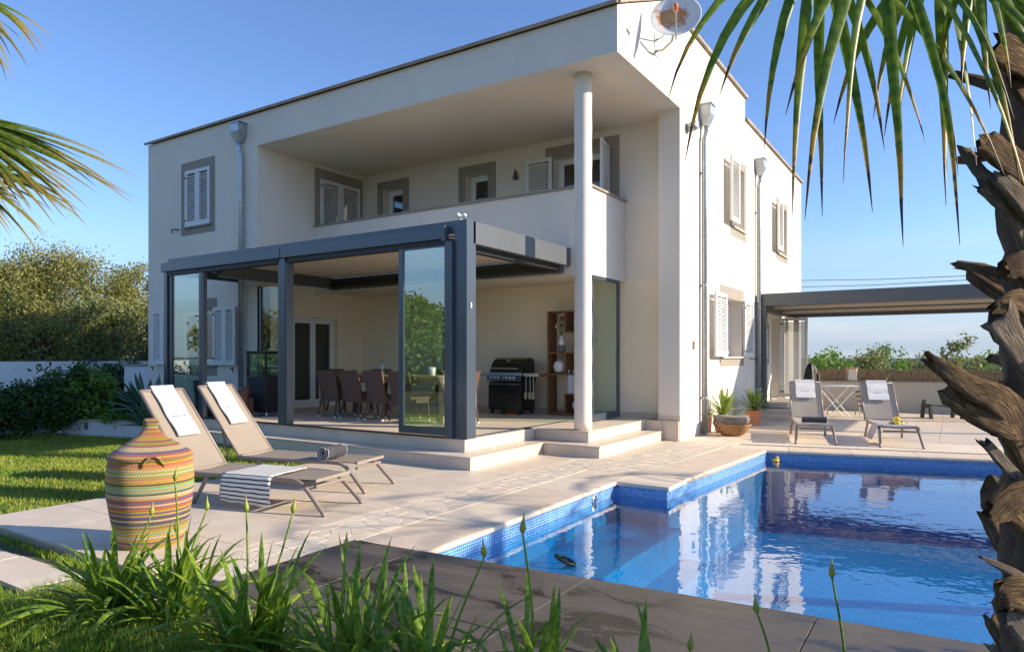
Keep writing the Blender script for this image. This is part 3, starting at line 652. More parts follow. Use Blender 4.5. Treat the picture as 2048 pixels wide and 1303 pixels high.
def surround(ax, pos, u0,u1,z0,z1, i0,i1,j0,j1, sides=True):
    P = .004
    def q(m,a,b,c,d):
        if b-a < .002 or d-c < .002: return
        if ax == 'y': m.box(a,b,pos-P,pos-.0005,c,d)
        else: m.box(pos+.0005,pos+P,a,b,c,d)
    if sides:
        m = MB(); q(m,u0,u1,j1,z1); q(m,u0,u1,z0,j0); q(m,u0,i0,j0,j1); q(m,i1,u1,j0,j1); m.build('surround', M['taupe'], house)
    else:
        m = MB(); q(m,u0,u1,j1,z1); m.build('surround', M['taupe'], house); m = MB(); q(m,u0,u1,z0,j0); m.build('surround', M['taupe'], house)
def window(ax, pos, u0,u1,z0,z1, d=.2, n=2, sill=True, door=False, curtain=None):
    w = MB(); fr = .055
    B = (lambda m,a,b,p,q,c,e: m.box(a,b,pos+p,pos+q,c,e)) if ax == 'y' else (lambda m,a,b,p,q,c,e: m.box(pos-q,pos-p,a,b,c,e))
    B(w,u0,u0+fr,d,d+.07,z0,z1); B(w,u1-fr,u1,d,d+.07,z0,z1); B(w,u0+fr,u1-fr,d,d+.07,z1-fr,z1); B(w,u0+fr,u1-fr,d,d+.07,z0,z0+fr)
    W = (u1-u0-2*fr)/n
    for i in range(n):
        a = u0+fr+W*i+.006; b = a+W-.012; s = .06; c0 = z0+fr+.006; c1 = z1-fr-.006
        B(w,a,a+s,d-.015,d+.05,c0,c1); B(w,b-s,b,d-.015,d+.05,c0,c1); B(w,a+s,b-s,d-.015,d+.05,c1-s,c1); B(w,a+s,b-s,d-.015,d+.05,c0,c0+s*(1.6 if door else 1))
    o = w.build('door' if door else 'window', M['pvc'], house)
    p = MB()
    for i in range(n):
        a = u0+fr+W*i+.06; b = a+W-.12
        p = MB(); B(p,a,b,d+.012,d+.02,z0+fr+.06,z1-fr-.06); p.build('pane', M['pane'], o)
    if sill:
        s = MB(); B(s,u0-.04,u1+.04,-.05,d,z0-.03,z0+.004); s.build('sill', M['taupe'] if ax=='y' else M['trav'][0], o)
    if door:
        h = MB(); um = (u0+u1)/2; B(h,um-.07,um-.05,d-.07,d-.02,1.2,1.23); B(h,um-.16,um-.05,d-.075,d-.06,1.205,1.225); h.build('handle', M['steel'], o)
    if curtain:
        m = MB(); a,b = curtain; k = 24; rows = []
        for zz in (z0+.05, z1-.05):
            rows.append([(a+(b-a)*i/k, pos+d+.25+.03*math.sin(i*1.9), zz) if ax=='y' else (pos-d-.25-.03*math.sin(i*1.9), a+(b-a)*i/k, zz) for i in range(k+1)])
        m.grid(rows).build('curtain', M['curtain'], o, smooth=True)
    return o
def shutter(loc, ang, w, h, panels=1, t=.04, flip=None):
    """louvred leaf: hinge edge at loc, leaf runs along direction ang (deg, in the xy plane), facing its left side"""
    Mx = Matrix.Translation(loc) @ Matrix.Rotation(R(ang), 4, 'Z')
    f = MB(); f.M = Mx; st = .07; pw = w/panels
    f.box(0,w,-t/2,t/2,0,st+.02); f.box(0,w,-t/2,t/2,h-st,h)
    for i in range(panels):
        f.box(i*pw+.001,i*pw+st,-t/2,t/2,st+.02,h-st); f.box((i+1)*pw-st,(i+1)*pw-.001,-t/2,t/2,st+.02,h-st)
    o = f.build('shutter', M['shutter'], house, label='white louvred shutter leaf')
    fl_ = -1 if ang in (180,-90) else 1
    lv = MB(); lv.M = Mx; nl = max(6, int((h-2*st)/.052))
    for i in range(panels):
        for k in range(nl):
            z = st+.045+(h-2*st-.05)*k/nl; a = i*pw+st; b = (i+1)*pw-st
            lv.add([(a,-.017*fl_,z-.018),(b,-.017*fl_,z-.018),(b,.017*fl_,z+.016),(a,.017*fl_,z+.016),(a,-.017*fl_,z-.011),(b,-.017*fl_,z-.011),(b,.017*fl_,z+.023),(a,.017*fl_,z+.023)],
                   [(0,3,2,1),(4,5,6,7),(0,1,5,4),(1,2,6,5),(2,3,7,6),(3,0,4,7)])
    lv.build('louvres', M['shutter'], o, kind='stuff')
    hg = MB(); hg.M = Mx
    for z in (.12, h-.16): hg.box(-.012,.05,-t/2-.008,-t/2,z,z+.03)
    hg.build('hinge', M['blackm'], o)
    return o
# front, left wing
surround('y', YF, -13.97,-12.77,3.97,5.52,-13.80,-12.93,4.14,5.33)
window('y', YF, -13.80,-12.93,4.14,5.33)
shutter((-13.80,YF-.01,4.15), 0, .435, 1.18); shutter((-12.93,YF-.01,4.15), 180, .43, 1.18)
surround('y', YF, -14.3,-12.7,1.0,2.60,-14.2,-12.74,1.22,2.4, False)
window('y', YF, -14.2,-12.74,1.22,2.4, curtain=(-13.9,-13.0))
shutter((-14.2,YF-.06,1.22), 180, .78, 1.18, 2); shutter((-12.74,YF-.06,1.22), 0, .73, 1.18, 2)
# balcony
surround('y', YB, -10.94,-10.0,3.2,5.30,-10.77,-10.19,3.95,5.12); window('y', YB, -10.77,-10.19,3.95,5.12, n=1)
surround('y', YB, -8.65,-7.71,3.2,5.30,-8.47,-7.91,3.95,5.12); window('y', YB, -8.47,-7.91,3.95,5.12, n=1)
surround('y', YB, -6.57,-5.04,3.06,5.36,-6.39,-5.23,3.1,5.16); window('y', YB, -6.39,-5.23,3.1,5.16, door=True, sill=False)
shutter((-6.39,YB-.06,3.12), 180, .58, 2.04); shutter((-5.23,YB-.05,3.12), -78, .58, 2.04)
surround('x', XL, 9.95,11.345,3.06,5.41,10.10,11.24,3.1,5.21)
window('x', XL, 10.10,11.24,3.1,5.21, sill=False)
shutter((XL+.02,10.10,3.12), 90, .565, 2.07); shutter((XL+.02,11.24,3.12), -90, .565, 2.07)
# ground floor behind the glass room
window('x', XL, 9.40,10.60,ZT,2.22, d=.12, door=True, sill=False, curtain=(10.25,10.55))
window('y', YB, -9.35,-8.39,ZT,2.48, n=2, door=True, sill=False)
# sunny side
surround('x', XW, 14.07,15.30,3.86,5.52,14.24,15.13,4.06,5.35); window('x', XW, 14.24,15.13,4.06,5.35, d=.26)
shutter((XW+.13,14.25,4.08), -90, .62, 1.27)
surround('x', XW, 18.28,19.72,3.88,5.46,18.45,19.55,4.05,5.30); window('x', XW, 18.45,19.55,4.05,5.30, d=.26)
shutter((XW+.13,18.46,4.07), -90, .58, 1.23)
surround('x', XW, 13.33,15.12,1.20,2.80,13.45,14.95,1.39,2.56, False); window('x', XW, 13.45,14.95,1.39,2.56, d=.26, curtain=(13.6,14.6))
shutter((XW+.10,13.44,1.40), -90, .75, 1.2); shutter((XW+.05,14.96,1.38), 90, .75, 1.2)
window('x', XW, 17.75,18.60,.33,2.36, d=.28, n=1, sill=False, door=True)
shutter((XW+.06,18.66,.36), 6, .62, 2.02); shutter((XW+.02,18.62,.36), 35, .22, 2.02)
surround('x', XW, 17.05,17.5,1.2,2.2,17.15,17.4,1.35,2.05)
for y in (13.9,14.5): pass
# shutter stays
for p in ((-14.95,YF-.05,1.16),(-12.1,YF-.05,1.16)):
    MB().tube([p,(p[0],p[1]-.06,p[2]),(p[0]+.07,p[1]-.06,p[2]-.02),(p[0]+.07,p[1]-.06,p[2]-.07)], .012, 6).build('shutter_stay', M['blackm'], house)
for y in (12.75,15.6): MB().tube([(XW,y,1.35),(XW+.14,y,1.35),(XW+.14,y+.1,1.34),(XW+.14,y+.1,1.28)], .012, 6).build('shutter_stay', M['blackm'], house)
MB().tube([(-14.05,YF,4.12),(-14.05,YF-.07,4.12),(-14.2,YF-.07,4.13),(-14.2,YF-.07,4.05)], .014, 6).build('shutter_stay', M['blackm'], house)
# rain heads and downpipes
def rainpipe(ax, u, off, zt, zb):
    X = (lambda a,b,c: (u+a, YF-b, c)) if ax == 'y' else (lambda a,b,c: (XW+b, u+a, c))
    w = .17; dpt = .20
    m = MB(); 
    for (hw0,hw1,b0,b1,z0,z1) in ((.155,.155,.004,dpt,zt-.17,zt),(.155,.07,.004,dpt,zt-.36,zt-.171)):
        if z0 == zt-.36: lo = (.055,.04,.13); hi = (.13,.004,dpt)
        else: lo = (.13,.004,dpt); hi = (.13,.004,dpt)
        vs = [X(-lo[0],lo[1],z0),X(lo[0],lo[1],z0),X(lo[0],lo[2],z0),X(-lo[0],lo[2],z0),X(-hi[0],hi[1],z1),X(hi[0],hi[1],z1),X(hi[0],hi[2],z1),X(-hi[0],hi[2],z1)]
        m.add(vs, [(0,1,2,3),(4,7,6,5),(0,4,5,1),(1,5,6,2),(2,6,7,3),(3,7,4,0)])
    m.add([X(-.15,.003,zt),X(.15,.003,zt),X(.15,dpt+.02,zt),X(-.15,dpt+.02,zt),X(-.15,.003,zt+.02),X(.15,.003,zt+.02),X(.15,dpt+.02,zt+.02),X(-.15,dpt+.02,zt+.02)],
          [(0,1,2,3),(4,7,6,5),(0,4,5,1),(1,5,6,2),(2,6,7,3),(3,7,4,0)])
    dp = thing_part = m.build('rain_head', M['zinc'], house)
    pth = [X(0,.10,zt-.35),X(0,.10,zt-.45),X(off*.3,.09,zt-.52),X(off,.075,zt-.60),X(off,.075,zt-.70),X(off,.075,zb)]
    p = MB().tube(pth, .05, 14).build('downpipe', M['zinc'], house, smooth=True)
    k = zt-1.2
    while k > zb+.3:
        a = X(off,.075,k); MB().lathe([(.05,-.018),(.062,-.016),(.062,.016),(.05,.018)], 14, a).bar(X(off,.02,k), X(off,0,k), .02).build('pipe_clip', M['zinc'], p)
        k -= 2.0
rainpipe('y', -11.86, .04, 5.97, 0.0); rainpipe('x', 12.18, -.06, 5.86, 0.02); rainpipe('x', 16.2, -.06, 5.86, 0.02)
# flue, vent, wall switches
MB().tube([(XW-.01,11.42,5.28),(XW+.05,11.42,5.28),(XW+.10,11.41,5.29),(XW+.16,11.40,5.31)], [.085,.08,.085,.083], 18).build('flue_pipe', M['zinc'], house, smooth=True)
MB().box(XW,XW+.03,11.68,11.74,1.52,1.66).build('wall_switch', M['taupe'], house, bevel=.004)
for x,z,w in ((-8.12,.60,.06),(-10.6,1.27,.13)): MB().box(x,x+w,YB-.02,YB-.001,z,z+.1).build('wall_socket', M['pvc'], house, bevel=.004)
MB().lathe([(.02,0),(.05,.01),(.05,.05),(.03,.12),(.012,.2)], 12, (-7.22,YB-.05,4.85)).bar((-7.22,YB-.05,4.88),(-7.22,YB,4.88),.02).build('wall_lamp', M['trunk'], house, smooth=True)
# steps up to the side door
sst = thing('door_steps', 'three beige steps up to the side door below the far pergola', 'steps', (-3.4,16.5,0))
for (y0,x1,z) in ((15.45,-2.92,.115),(15.92,-3.02,.21),(16.45,-3.2,.325)):
    MB().box(XW+.005,x1,y0,18.75,0 if z<.12 else z-.1,z-.02).build('riser', M['riser'], sst); MB().box(XW+.005,x1+.01,y0-.012,18.76,z-.0195,z).build('tread', M['tile'], sst, bevel=.003)
# low wing wall left of the house
MB().box(-16.3,XE-.002,YF+.02,YF+.25,-.06,1.18).build('garden_wall', M['whitewall'])
gw = bpy.data.objects['garden_wall']; tag(gw, 'short white wing wall joining the left corner of the villa', 'wall'); MB().box(-16.34,XE-.003,YF-.02,YF+.29,1.182,1.22).build('wall_cap', M['taupe'], gw, local=True)

# ================================================================ GLASS ROOM (pergola on the terrace)
YG = 7.1
per = thing('glass_pergola', 'dark blue-grey framed pergola with sliding glass on the front terrace', 'pergola', (-8.6, 8.3, ZT))
MB().box(-12.06,-5.28,YG-.0,YG+.14,3.02,3.165).build('front_beam', M['anth'], per, bevel=.006)
MB().box(-12.16,-8.86,YG-.075,YG-.002,2.93,3.09).box(-8.845,-5.62,YG-.075,YG-.002,2.93,3.09).build('gutter_beam', M['anth'], per, bevel=.006)
MB().box(-5.62,-5.57,YG-.09,YG-.003,2.90,3.10).build('beam_end_cap', M['anth2'], per)
MB().box(-12.0,-5.5,YG-.04,YG+.10,2.86,2.925).build('head_track', M['blackm'], per)
MB().box(-5.40,-5.275,YG+.142,9.935,2.87,3.165).build('side_beam', M['anth2'], per, bevel=.006)
MB().box(-12.06,-11.94,YG+.142,YF-.003,2.87,3.165).build('side_beam', M['anth'], per)
MB().box(-10.80,-5.41,9.80,9.935,2.76,2.98).build('rear_beam', M['anth2'], per); MB().box(-10.80,-10.66,YG+.145,9.798,2.78,2.98).build('side_beam', M['anth2'], per); MB().box(-10.655,-5.56,9.70,9.797,2.80,2.90).build('rear_track', M['blackm'], per)
MB().box(-5.55,-5.41,7.3,9.79,2.80,2.93).build('side_track', M['blackm'], per)
def post(x0,x1,y0,y1,z0=ZT,z1=2.925,mat='anth',nm='post'): return MB().box(x0,x1,y0,y1,z0,z1).build(nm, M[mat], per, bevel=.006)
post(-5.47,-5.275,YG-.002,YG+.2,ZT,3.165); MB().box(-5.474,-5.27,YG-.01,YG+.0,ZT,3.02).build('post_cover', M['anth'], per)
MB().box(-5.58,-5.475,YG-.07,YG+.08,ZT,2.9).build('post', M['anth'], per, bevel=.01)
post(-8.90,-8.76,YG-.05,YG+.1); MB().box(-8.757,-8.725,YG-.04,YG+.09,ZT,2.92).box(-8.937,-8.903,YG-.04,YG+.09,ZT,2.92).build('glazing_bar', M['anth2'], per)
post(-12.10,-12.0,YG-.05,YG+.1); post(-11.06,-10.98,YG-.03,YG+.05); post(-10.975,-10.93,YG-.03,YG+.05,mat='anth2')
post(-11.975,-11.90,YG-.02,YG+.04)
gp1 = MB().box(-11.895,-11.065,YG+.005,YG+.015,ZT+.04,2.87).build('glass_panel', M['glass'], per)
# the single drawn panel at the corner
sl = MB().box(-6.42,-6.34,YG-.03,YG+.01,ZT+.03,2.87).box(-5.62,-5.585,YG-.03,YG+.01,ZT+.03,2.87).box(-6.338,-5.622,YG-.03,YG+.01,ZT+.03,ZT+.13).box(-6.338,-5.622,YG-.03,YG+.01,2.84,2.87).build('panel_frame', M['anth'], per)
MB().box(-6.338,-5.622,YG-.014,YG-.006,ZT+.13,2.84).build('glass_panel', M['glass'], sl)
MB().box(-11.0,-5.6,YG-.055,YG+.055,ZT+.001,ZT+.014).build('floor_track', M['blackm'], per)
MB().box(-5.37,-5.30,YG+.21,9.9,ZT+.001,ZT+.018).build('floor_track', M['alu'], per); MB().box(-5.375,-5.295,8.55,8.72,ZT+.001,ZT+.02).build('track_joint', M['blackm'], per)
ns = 33
for i in range(ns):
    a = -11.93+(-5.56+11.93)*i/ns; b = a+(-5.56+11.93)/ns-.006
    y1 = 9.795 if a > XL+.0 else YF-.13
    MB().prismy([(a,2.992),(b,2.985),(b,3.004),(a,3.01)], YG+.145, y1).build('roof_slat', M['slat'], per)
for (x,y) in ((-6.2,7.8),(-6.2,9.2),(-7.7,8.5),(-9.4,8.5)): MB().lathe([(.0,0),(.03,0),(.03,.01),(0,.01)], 12, (x,y,2.972)).build('spot_lamp', M['pvc'], per)
# parked panels at the ends of the covered part
pk = MB().box(-11.39,-11.33,YF+.02,YF+.07,ZT+.02,2.74).box(-10.74,-10.70,YF+.02,YF+.07,ZT+.02,2.74).box(-11.329,-10.741,YF+.02,YF+.07,ZT+.02,ZT+.1).build('panel_frame', M['anth'], per)
MB().box(-11.329,-10.741,YF+.04,YF+.05,ZT+.1,2.74).build('glass_panel', M['glass2'], pk)
pk = MB().box(-4.97,-4.93,11.05,11.12,ZT+.02,2.71).box(-4.97,-4.93,10.06,10.09,ZT+.02,2.71).box(-4.97,-4.93,10.091,11.049,ZT+.02,ZT+.13).box(-4.97,-4.93,10.091,11.049,2.66,2.71).build('panel_frame', M['anth'], per)
MB().box(-4.955,-4.945,10.091,11.049,ZT+.13,2.66).build('glass_panel', M['glass2'], pk)
MB().box(-5.27,-5.264,YG+.06,YG+.10,2.02,2.10).build('sensor_plate', M['zinc'], per)
# small white weather sensor on the roof corner
ws = thing('wind_sensor', 'small white wind sensor on the corner of the glass pergola', 'sensor', (-5.42,YG+.06,3.165))
MB().lathe([(.012,0),(.012,.06)], 10, (-5.42,YG+.06,3.166)).build('stem', M['white'], ws)
for k in range(3):
    a = k*2.1+.4; MB().lathe([(.003,-.028),(.022,-.018),(.03,0),(.022,.018),(.003,.028)], 12, (-5.42+.05*math.cos(a),YG+.06+.05*math.sin(a),3.235)).bar((-5.42,YG+.06,3.228),(-5.42+.05*math.cos(a),YG+.06+.05*math.sin(a),3.235),.008).build('cup', M['white'], ws, smooth=True)

# ================================================================ FAR PERGOLA
fp = thing('side_pergola', 'grey louvred pergola on posts beyond the sunny side of the villa', 'pergola', (-.5,17.4,0))
PX1 = 3.4
MB().box(-3.74,PX1,16.2,16.34,2.54,2.82).build('front_beam', M['anth2'], fp, bevel=.008)
MB().box(-3.74,PX1,18.9,19.04,2.40,2.66).build('rear_beam', M['anth2'], fp, bevel=.008)
MB().box(-3.74,-3.6,16.345,18.895,2.42,2.68).build('side_beam', M['anth2'], fp); MB().box(PX1-.14,PX1,16.345,18.895,2.42,2.68).build('side_beam', M['anth2'], fp)
MB().box(-3.738,-3.60,16.205,16.335,0,2.538).build('post', M['anth2'], fp, bevel=.008); MB().box(-3.52,-3.40,18.905,19.03,0,2.398).build('post', M['anth2'], fp, bevel=.008)
MB().box(PX1-.14,PX1-.01,16.205,16.335,0,2.538).build('post', M['anth2'], fp); MB().box(PX1-.14,PX1-.01,18.905,19.03,0,2.398).build('post', M['anth2'], fp)
for i in range(14):
    y = 16.37+i*.18; z = 2.60-i*.0095
    MB().prismx([(y,z+.02),(y+.165,z),(y+.165,z+.025),(y,z+.045)], -3.59, PX1-.15).build('roof_slat', M['slat'] if i%5==0 else M['anth2'], fp)
for y,z in ((16.9,2.5),(17.9,2.45)): MB().box(-3.59,PX1-.15,y,y+.06,z,z+.07).build('cross_rail', M['slat'], fp)

# ================================================================ THINGS ON THE HOUSE
dish = thing('satellite_dish', 'round satellite dish with a large rust stain on the sunny gable', 'satellite dish', (XW, 9.9, 6.05))
dn = Vector((.30,-.88,.36)).normalized(); dc = Vector((-3.35,9.51,6.21))
def rusty(c):
    m, nt, b, out = nodes('rusty_dish_paint'); l = nt.links.new; t = N(nt, 'ShaderNodeTexCoord')
    ds = N(nt, 'ShaderNodeVectorMath', operation='DISTANCE'); l(t.outputs['Object'], ds.inputs[0]); ds.inputs[1].default_value = tuple(c)
    n = N(nt, 'ShaderNodeTexNoise', i_Scale=7, i_Detail=8, i_Roughness=.65); l(t.outputs['Object'], n.inputs['Vector'])
    a = N(nt, 'ShaderNodeMath', operation='MULTIPLY_ADD'); l(n.outputs[0], a.inputs[0]); a.inputs[1].default_value = .55; l(ds.outputs['Value'], a.inputs[2])
    r = N(nt, 'ShaderNodeValToRGB'); l(a.outputs[0], r.inputs[0]); e = r.color_ramp.elements; e[0].position = .44; e[0].color = (.52,.22,.07,1); e[1].position = .52; e[1].color = (.66,.67,.66,1); q = e.new(.30); q.color = (.60,.33,.13,1)
    l(r.outputs[0], b.inputs['Base Color']); b.inputs['Roughness'].default_value = .6
    return m
dq = dn.to_track_quat('Z','Y').to_matrix().to_4x4()
m = MB(); m.M = Matrix.Translation(dc) @ dq
pr = [(.001,.0)]+[(.34*i/8, .07*(i/8)**2) for i in range(1,9)]+[(.352,.072),(.345,.062)]+[(.34*i/8, .07*(i/8)**2-.012) for i in range(7,0,-1)]+[(.001,-.012)]
m.lathe(pr, 36, sy=1.06).build('reflector', rusty(dc-Vector(dish.location)+Vector((-.07,0,.03))), dish, smooth=True)
bk = dc - dn*.02
MB().tube([(XW,9.92,6.02),(XW+.12,9.9,6.0),(XW+.3,9.8,6.05),bk-Vector((0,0,.05))], .02, 8).tube([(XW,9.95,6.2),(XW+.1,9.92,6.2),bk], .012, 8).box(XW,XW+.015,9.86,9.98,5.95,6.27).build('bracket', M['zinc'], dish, smooth=False)
lnb = dc + dn*.36 + (dq @ Vector((0,-.16,0)))
bot = dc + (dq @ Vector((0,-.37,0)))
MB().tube([bot, bot+dn*.1, lnb], .012, 8).build('feed_arm', M['zinc'], dish)
MB().tube([lnb-dn*.07, lnb-dn*.02, lnb+dn*.05], [.035,.03,.028], 12).build('feed_horn', M['orange'], dish, smooth=True)

# ================================================================ LOUNGERS
def rounded(pts, n=6):
    """Catmull-Rom through pts"""
    P = [Vector(p) for p in pts]; out = []
    for i in range(len(P)-1):
        p0 = P[max(i-1,0)]; p1 = P[i]; p2 = P[i+1]; p3 = P[min(i+2,len(P)-1)]
        for k in range(n):
            t = k/n; out.append(.5*((2*p1)+(p2-p0)*t+(2*p0-5*p1+4*p2-p3)*t*t+(3*p1-p0-3*p2+p3)*t**3))
    out.append(P[-1]); return out
def lounger(loc, rz, label, ang, LB, fab, group, W=.52, SL=1.5, H=.285):
    t = thing('sun_lounger', label, 'sun lounger', loc, R(rz), group)
    h = W/2
    for s in (-1,1):   # rail that bends down into the front leg
        pth = rounded([(-SL-.02,s*h,H),(-.9,s*h,H),(-.30,s*h,H+.005),(-.16,s*h,H-.015),(-.06,s*(h+.01),H-.09),(.13,s*(h+.03),.0)], 5)
        MB().tube(pth, .021, 8).build('side_rail', M['lframe'], t, smooth=True, local=True)
        MB().tube([(-SL+.28,s*h,H-.01),(-SL+.12,s*(h+.02),0)], .019, 8).build('leg', M['lframe'], t, smooth=True, local=True)
    n = 10
    P = [[(-SL+.01+(SL-.01)*i/14, -h+.01+(W-.02)*j/n, H+.018-.018*math.sin(math.pi*j/n)) for j in range(n+1)] for i in range(15)]
    Q = [[(x,y,z-.008) for x,y,z in row] for row in P]
    sm = MB().grid(P).grid([r[::-1] for r in Q]); sm.box(-.012,.012,-h,h,H+.0,H+.028); sm.box(-SL,-SL+.02,-h,h,H+.0,H+.025)
    sm.build('seat', fab, t, local=True)
    ca, sa = math.cos(R(ang)), math.sin(R(ang))
    B = [[(-SL-.015-ca*LB*i/14, -h+.012+(W-.024)*j/n, H+.03+sa*LB*i/14-.012*math.sin(math.pi*j/n)) for j in range(n+1)] for i in range(15)]
    B2 = [[(x+.009*sa*-1,y,z-.009*ca) for x,y,z in row] for row in B]
    MB().grid([r[::-1] for r in B]).grid(B2).build('backrest', fab, t, local=True)
    for s in (-1,1): MB().tube([(-SL-.012,s*h,H+.02),(-SL-.012-ca*LB,s*h,H+.02+sa*LB)], .016, 8).build('back_rail', M['lframe'], t, smooth=True, local=True)
    top = (-SL-.012-ca*LB, 0, H+.02+sa*LB)
    MB().tube([(top[0],-h,top[2]),(top[0],h,top[2])], .015, 8).build('back_bar', M['lframe'], t, smooth=True, local=True)
    MB().tube([(-.02,-h+.03,H-.045),(-.02,h-.03,H-.045)], .016, 8).build('cross_bar', M['lframe'], t, local=True); MB().tube([(-SL+.2,-h,H-.02),(-SL+.2,h,H-.02)], .014, 8).build('cross_bar', M['lframe'], t, local=True)
    for s in (-1,1): MB().tube([(-SL-.012-ca*LB*.5,s*(h-.03),H+sa*LB*.5),(-SL-.05-ca*LB*.25,s*(h-.03),H-.01)], .009, 6).build('back_strut', M['lframe'], t, local=True)
    return t, dict(SL=SL, H=H, ca=ca, sa=sa, LB=LB, h=h, M=Matrix.Translation(loc) @ Matrix.Rotation(R(rz),4,'Z'))
def hang_towel(info, label, width=.30, down=.52, side=0.0, back=.28, txt='Ritona Canto', ht=.022):
    I = info; rows = []; k = 10
    def bp(s, off):   # point on the back, s measured from the top bar down, off = lift from the fabric
        u = I['LB']-s
        return (-I['SL']-.012-I['ca']*u + I['sa']*off, I['H']+.02+I['sa']*u + I['ca']*off)
    prof = [bp(down*(1-i/12), .016+.003*math.sin(i)) for i in range(13)]
    tx, tz = bp(0,.0)
    prof += [(tx+.012,tz+.030),(tx-.012,tz+.034),(tx-.032,tz+.018)]
    prof += [(bp(back*i/6,-.034)) for i in range(1,7)]
    P = [[(x+.002*math.sin(j*2.3+i*.7), side-width/2+width*j/k + .004*math.sin(i*.9), z) for j in range(k+1)] for i,(x,z) in enumerate(prof)]
    Q = [[(x+(.012 if i<13 else (0 if i<16 else -.012)), y, z+(.009 if i<13 else (.014 if i<16 else 0))) for (x,y,z) in r] for i, r in enumerate(P)]
    m = MB(); m.M = I['M']; m.grid([r[::-1] for r in Q]); m.grid(P)
    for (A_,B_) in ((P[0],Q[0]),(P[-1],Q[-1]),([r[0] for r in P],[r[0] for r in Q]),([r[-1] for r in P],[r[-1] for r in Q])): m.grid([A_,B_])
    o = m.build('towel', M['towel'], None, smooth=True); tag(o, label, 'towel')
    cu = bpy.data.curves.new('lettering', 'FONT'); cu.body = txt; cu.size = ht*1.5; cu.align_x = 'CENTER'; cu.extrude = .0006
    to = bpy.data.objects.new('lettering', cu); col.objects.link(to)
    bpy.context.view_layer.update()
    me = bpy.data.meshes.new_from_object(to.evaluated_get(bpy.context.evaluated_depsgraph_get())); col.objects.unlink(to); bpy.data.objects.remove(to)
    lo = put('lettering', me, M['text'], o)
    x, z = bp(down*.62, .034)
    lo.matrix_world = I['M'] @ Matrix.Translation((x,side,z)) @ Matrix(((0,-I['ca'],I['sa'],0),(1,0,0,0),(0,I['sa'],I['ca'],0),(0,0,0,1)))
    return o
tA, iA = lounger((-4.80,4.40,0), 11.8, 'taupe sun lounger with a striped throw, nearest the woven basket', 52, .95, M['sling'], 'sun loungers', H=.285)
tB, iB = lounger((-5.235,5.32,0), 12.4, 'taupe sun lounger with a rolled grey towel, beside the terrace steps', 52, .95, M['sling'], 'sun loungers')
t1, i1 = lounger((-1.88,11.85,0), -76, 'pale sun lounger across the pool with a rolled grey towel, nearer the villa', 47, .83, M['slingp'], 'sun loungers', W=.53)
t2, i2 = lounger((-.71,12.13,0), -76, 'pale sun lounger across the pool carrying lemons on a lilac cloth', 47, .83, M['slingp'], 'sun loungers', W=.53)
hang_towel(iA, 'white lettered towel over the back of the lounger nearest the basket', .27, .58)
hang_towel(iB, 'white lettered towel over the back of the lounger beside the terrace steps', .27, .55)
hang_towel(i1, 'white towel on the far lounger nearer the villa', .33, .40, .0, ht=.016)
hang_towel(i2, 'white towel on the far lounger that holds the lemons', .33, .42, .0, ht=.016)
def rolled_towel(info, x, y0, y1, label, mat, r=.062):
    I = info; z0 = I['H']+.012
    # spiral cross-section
    th0, th1 = 0, 2*math.pi*3.1; k = 60; sp = []
    for i in range(k+1):
        a = th1*i/k; rr = .008+(r-.008)*i/k; sp.append((rr*math.cos(a), rr*math.sin(a)))
    o2 = [((math.hypot(px,pz)-.0125)*math.cos(th1*i/k) if math.hypot(px,pz)>.013 else 0, (math.hypot(px,pz)-.0125)*math.sin(th1*i/k) if math.hypot(px,pz)>.013 else 0) for i,(px,pz) in enumerate(sp)]
    zc = z0+r
    m = MB(); m.M = I['M']
    ys = [y0+(y1-y0)*j/8 for j in range(9)]
    m.grid([[(x+p[0],y,zc+p[1]) for y in ys] for p in sp]); m.grid([[(x+p[0],y,zc+p[1]) for y in ys][::-1] for p in o2])
    for ye in (y0,y1): m.grid([[(x+p[0],ye,zc+p[1]) for p in sp],[(x+p[0],ye,zc+p[1]) for p in o2]])
    o = m.build('rolled_towel', mat, None, smooth=False); tag(o, label, 'towel', 'rolled grey towels')
    # pale edge seen at the rolled ends
    for ye,d in ((y0,-.0025),(y1,.0025)):
        e = MB(); e.M = I['M']; e.tube([(x+p[0]*.97,ye+d,zc+p[1]*.97) for p in sp[6:]], .0035, 5); e.build('hem', M['towel'], o)
rolled_towel(iB, -.42, -.25, .08, 'rolled grey towel lying on the lounger beside the terrace steps', M['greyt'], .082)
rolled_towel(i1, -.40, -.17, .21, 'rolled grey towel lying on the far lounger nearer the villa', M['greyt'], .06)
# striped throw across lounger A
m = MB(); m.M = iA['M']; prof = []; H = iA['H']; h = iA['h']
for i in range(15): prof.append((h-.02-(2*h-.02)*i/14, H+.027))
prof += [(-h-.024,H+.02),(-h-.034,H-.01)]
for i in range(1,12): prof.append((-h-.036-.02*math.sin(i*.25), H-.02-.205*i/11))
lenp = [0]
for a,b in zip(prof,prof[1:]): lenp.append(lenp[-1]+math.hypot(a[0]-b[0],a[1]-b[1]))
K = 18; P = []; uv = []
for i,(y,z) in enumerate(prof):
    row = []
    for j in range(K+1):
        u = j/K; hang = max(0,(H-.01-z)/.2)
        row.append((-1.02+.56*u+(.004*math.sin(j*.9+i*.2)), y+.010*math.sin(j*1.15)*hang, z+.0015*math.sin(i+j)-(.02*hang*u))); uv.append((u, lenp[i]/lenp[-1]))
    P.append(row)
m.grid(P); m.uv = uv[:]
thr = m.build('striped_throw', M['throw'], None, smooth=True); so_ = thr.modifiers.new('thick','SOLIDIFY'); so_.thickness = .007; so_.offset = -1
tag(thr, 'black and white striped throw hanging over the side of the nearest lounger', 'throw')
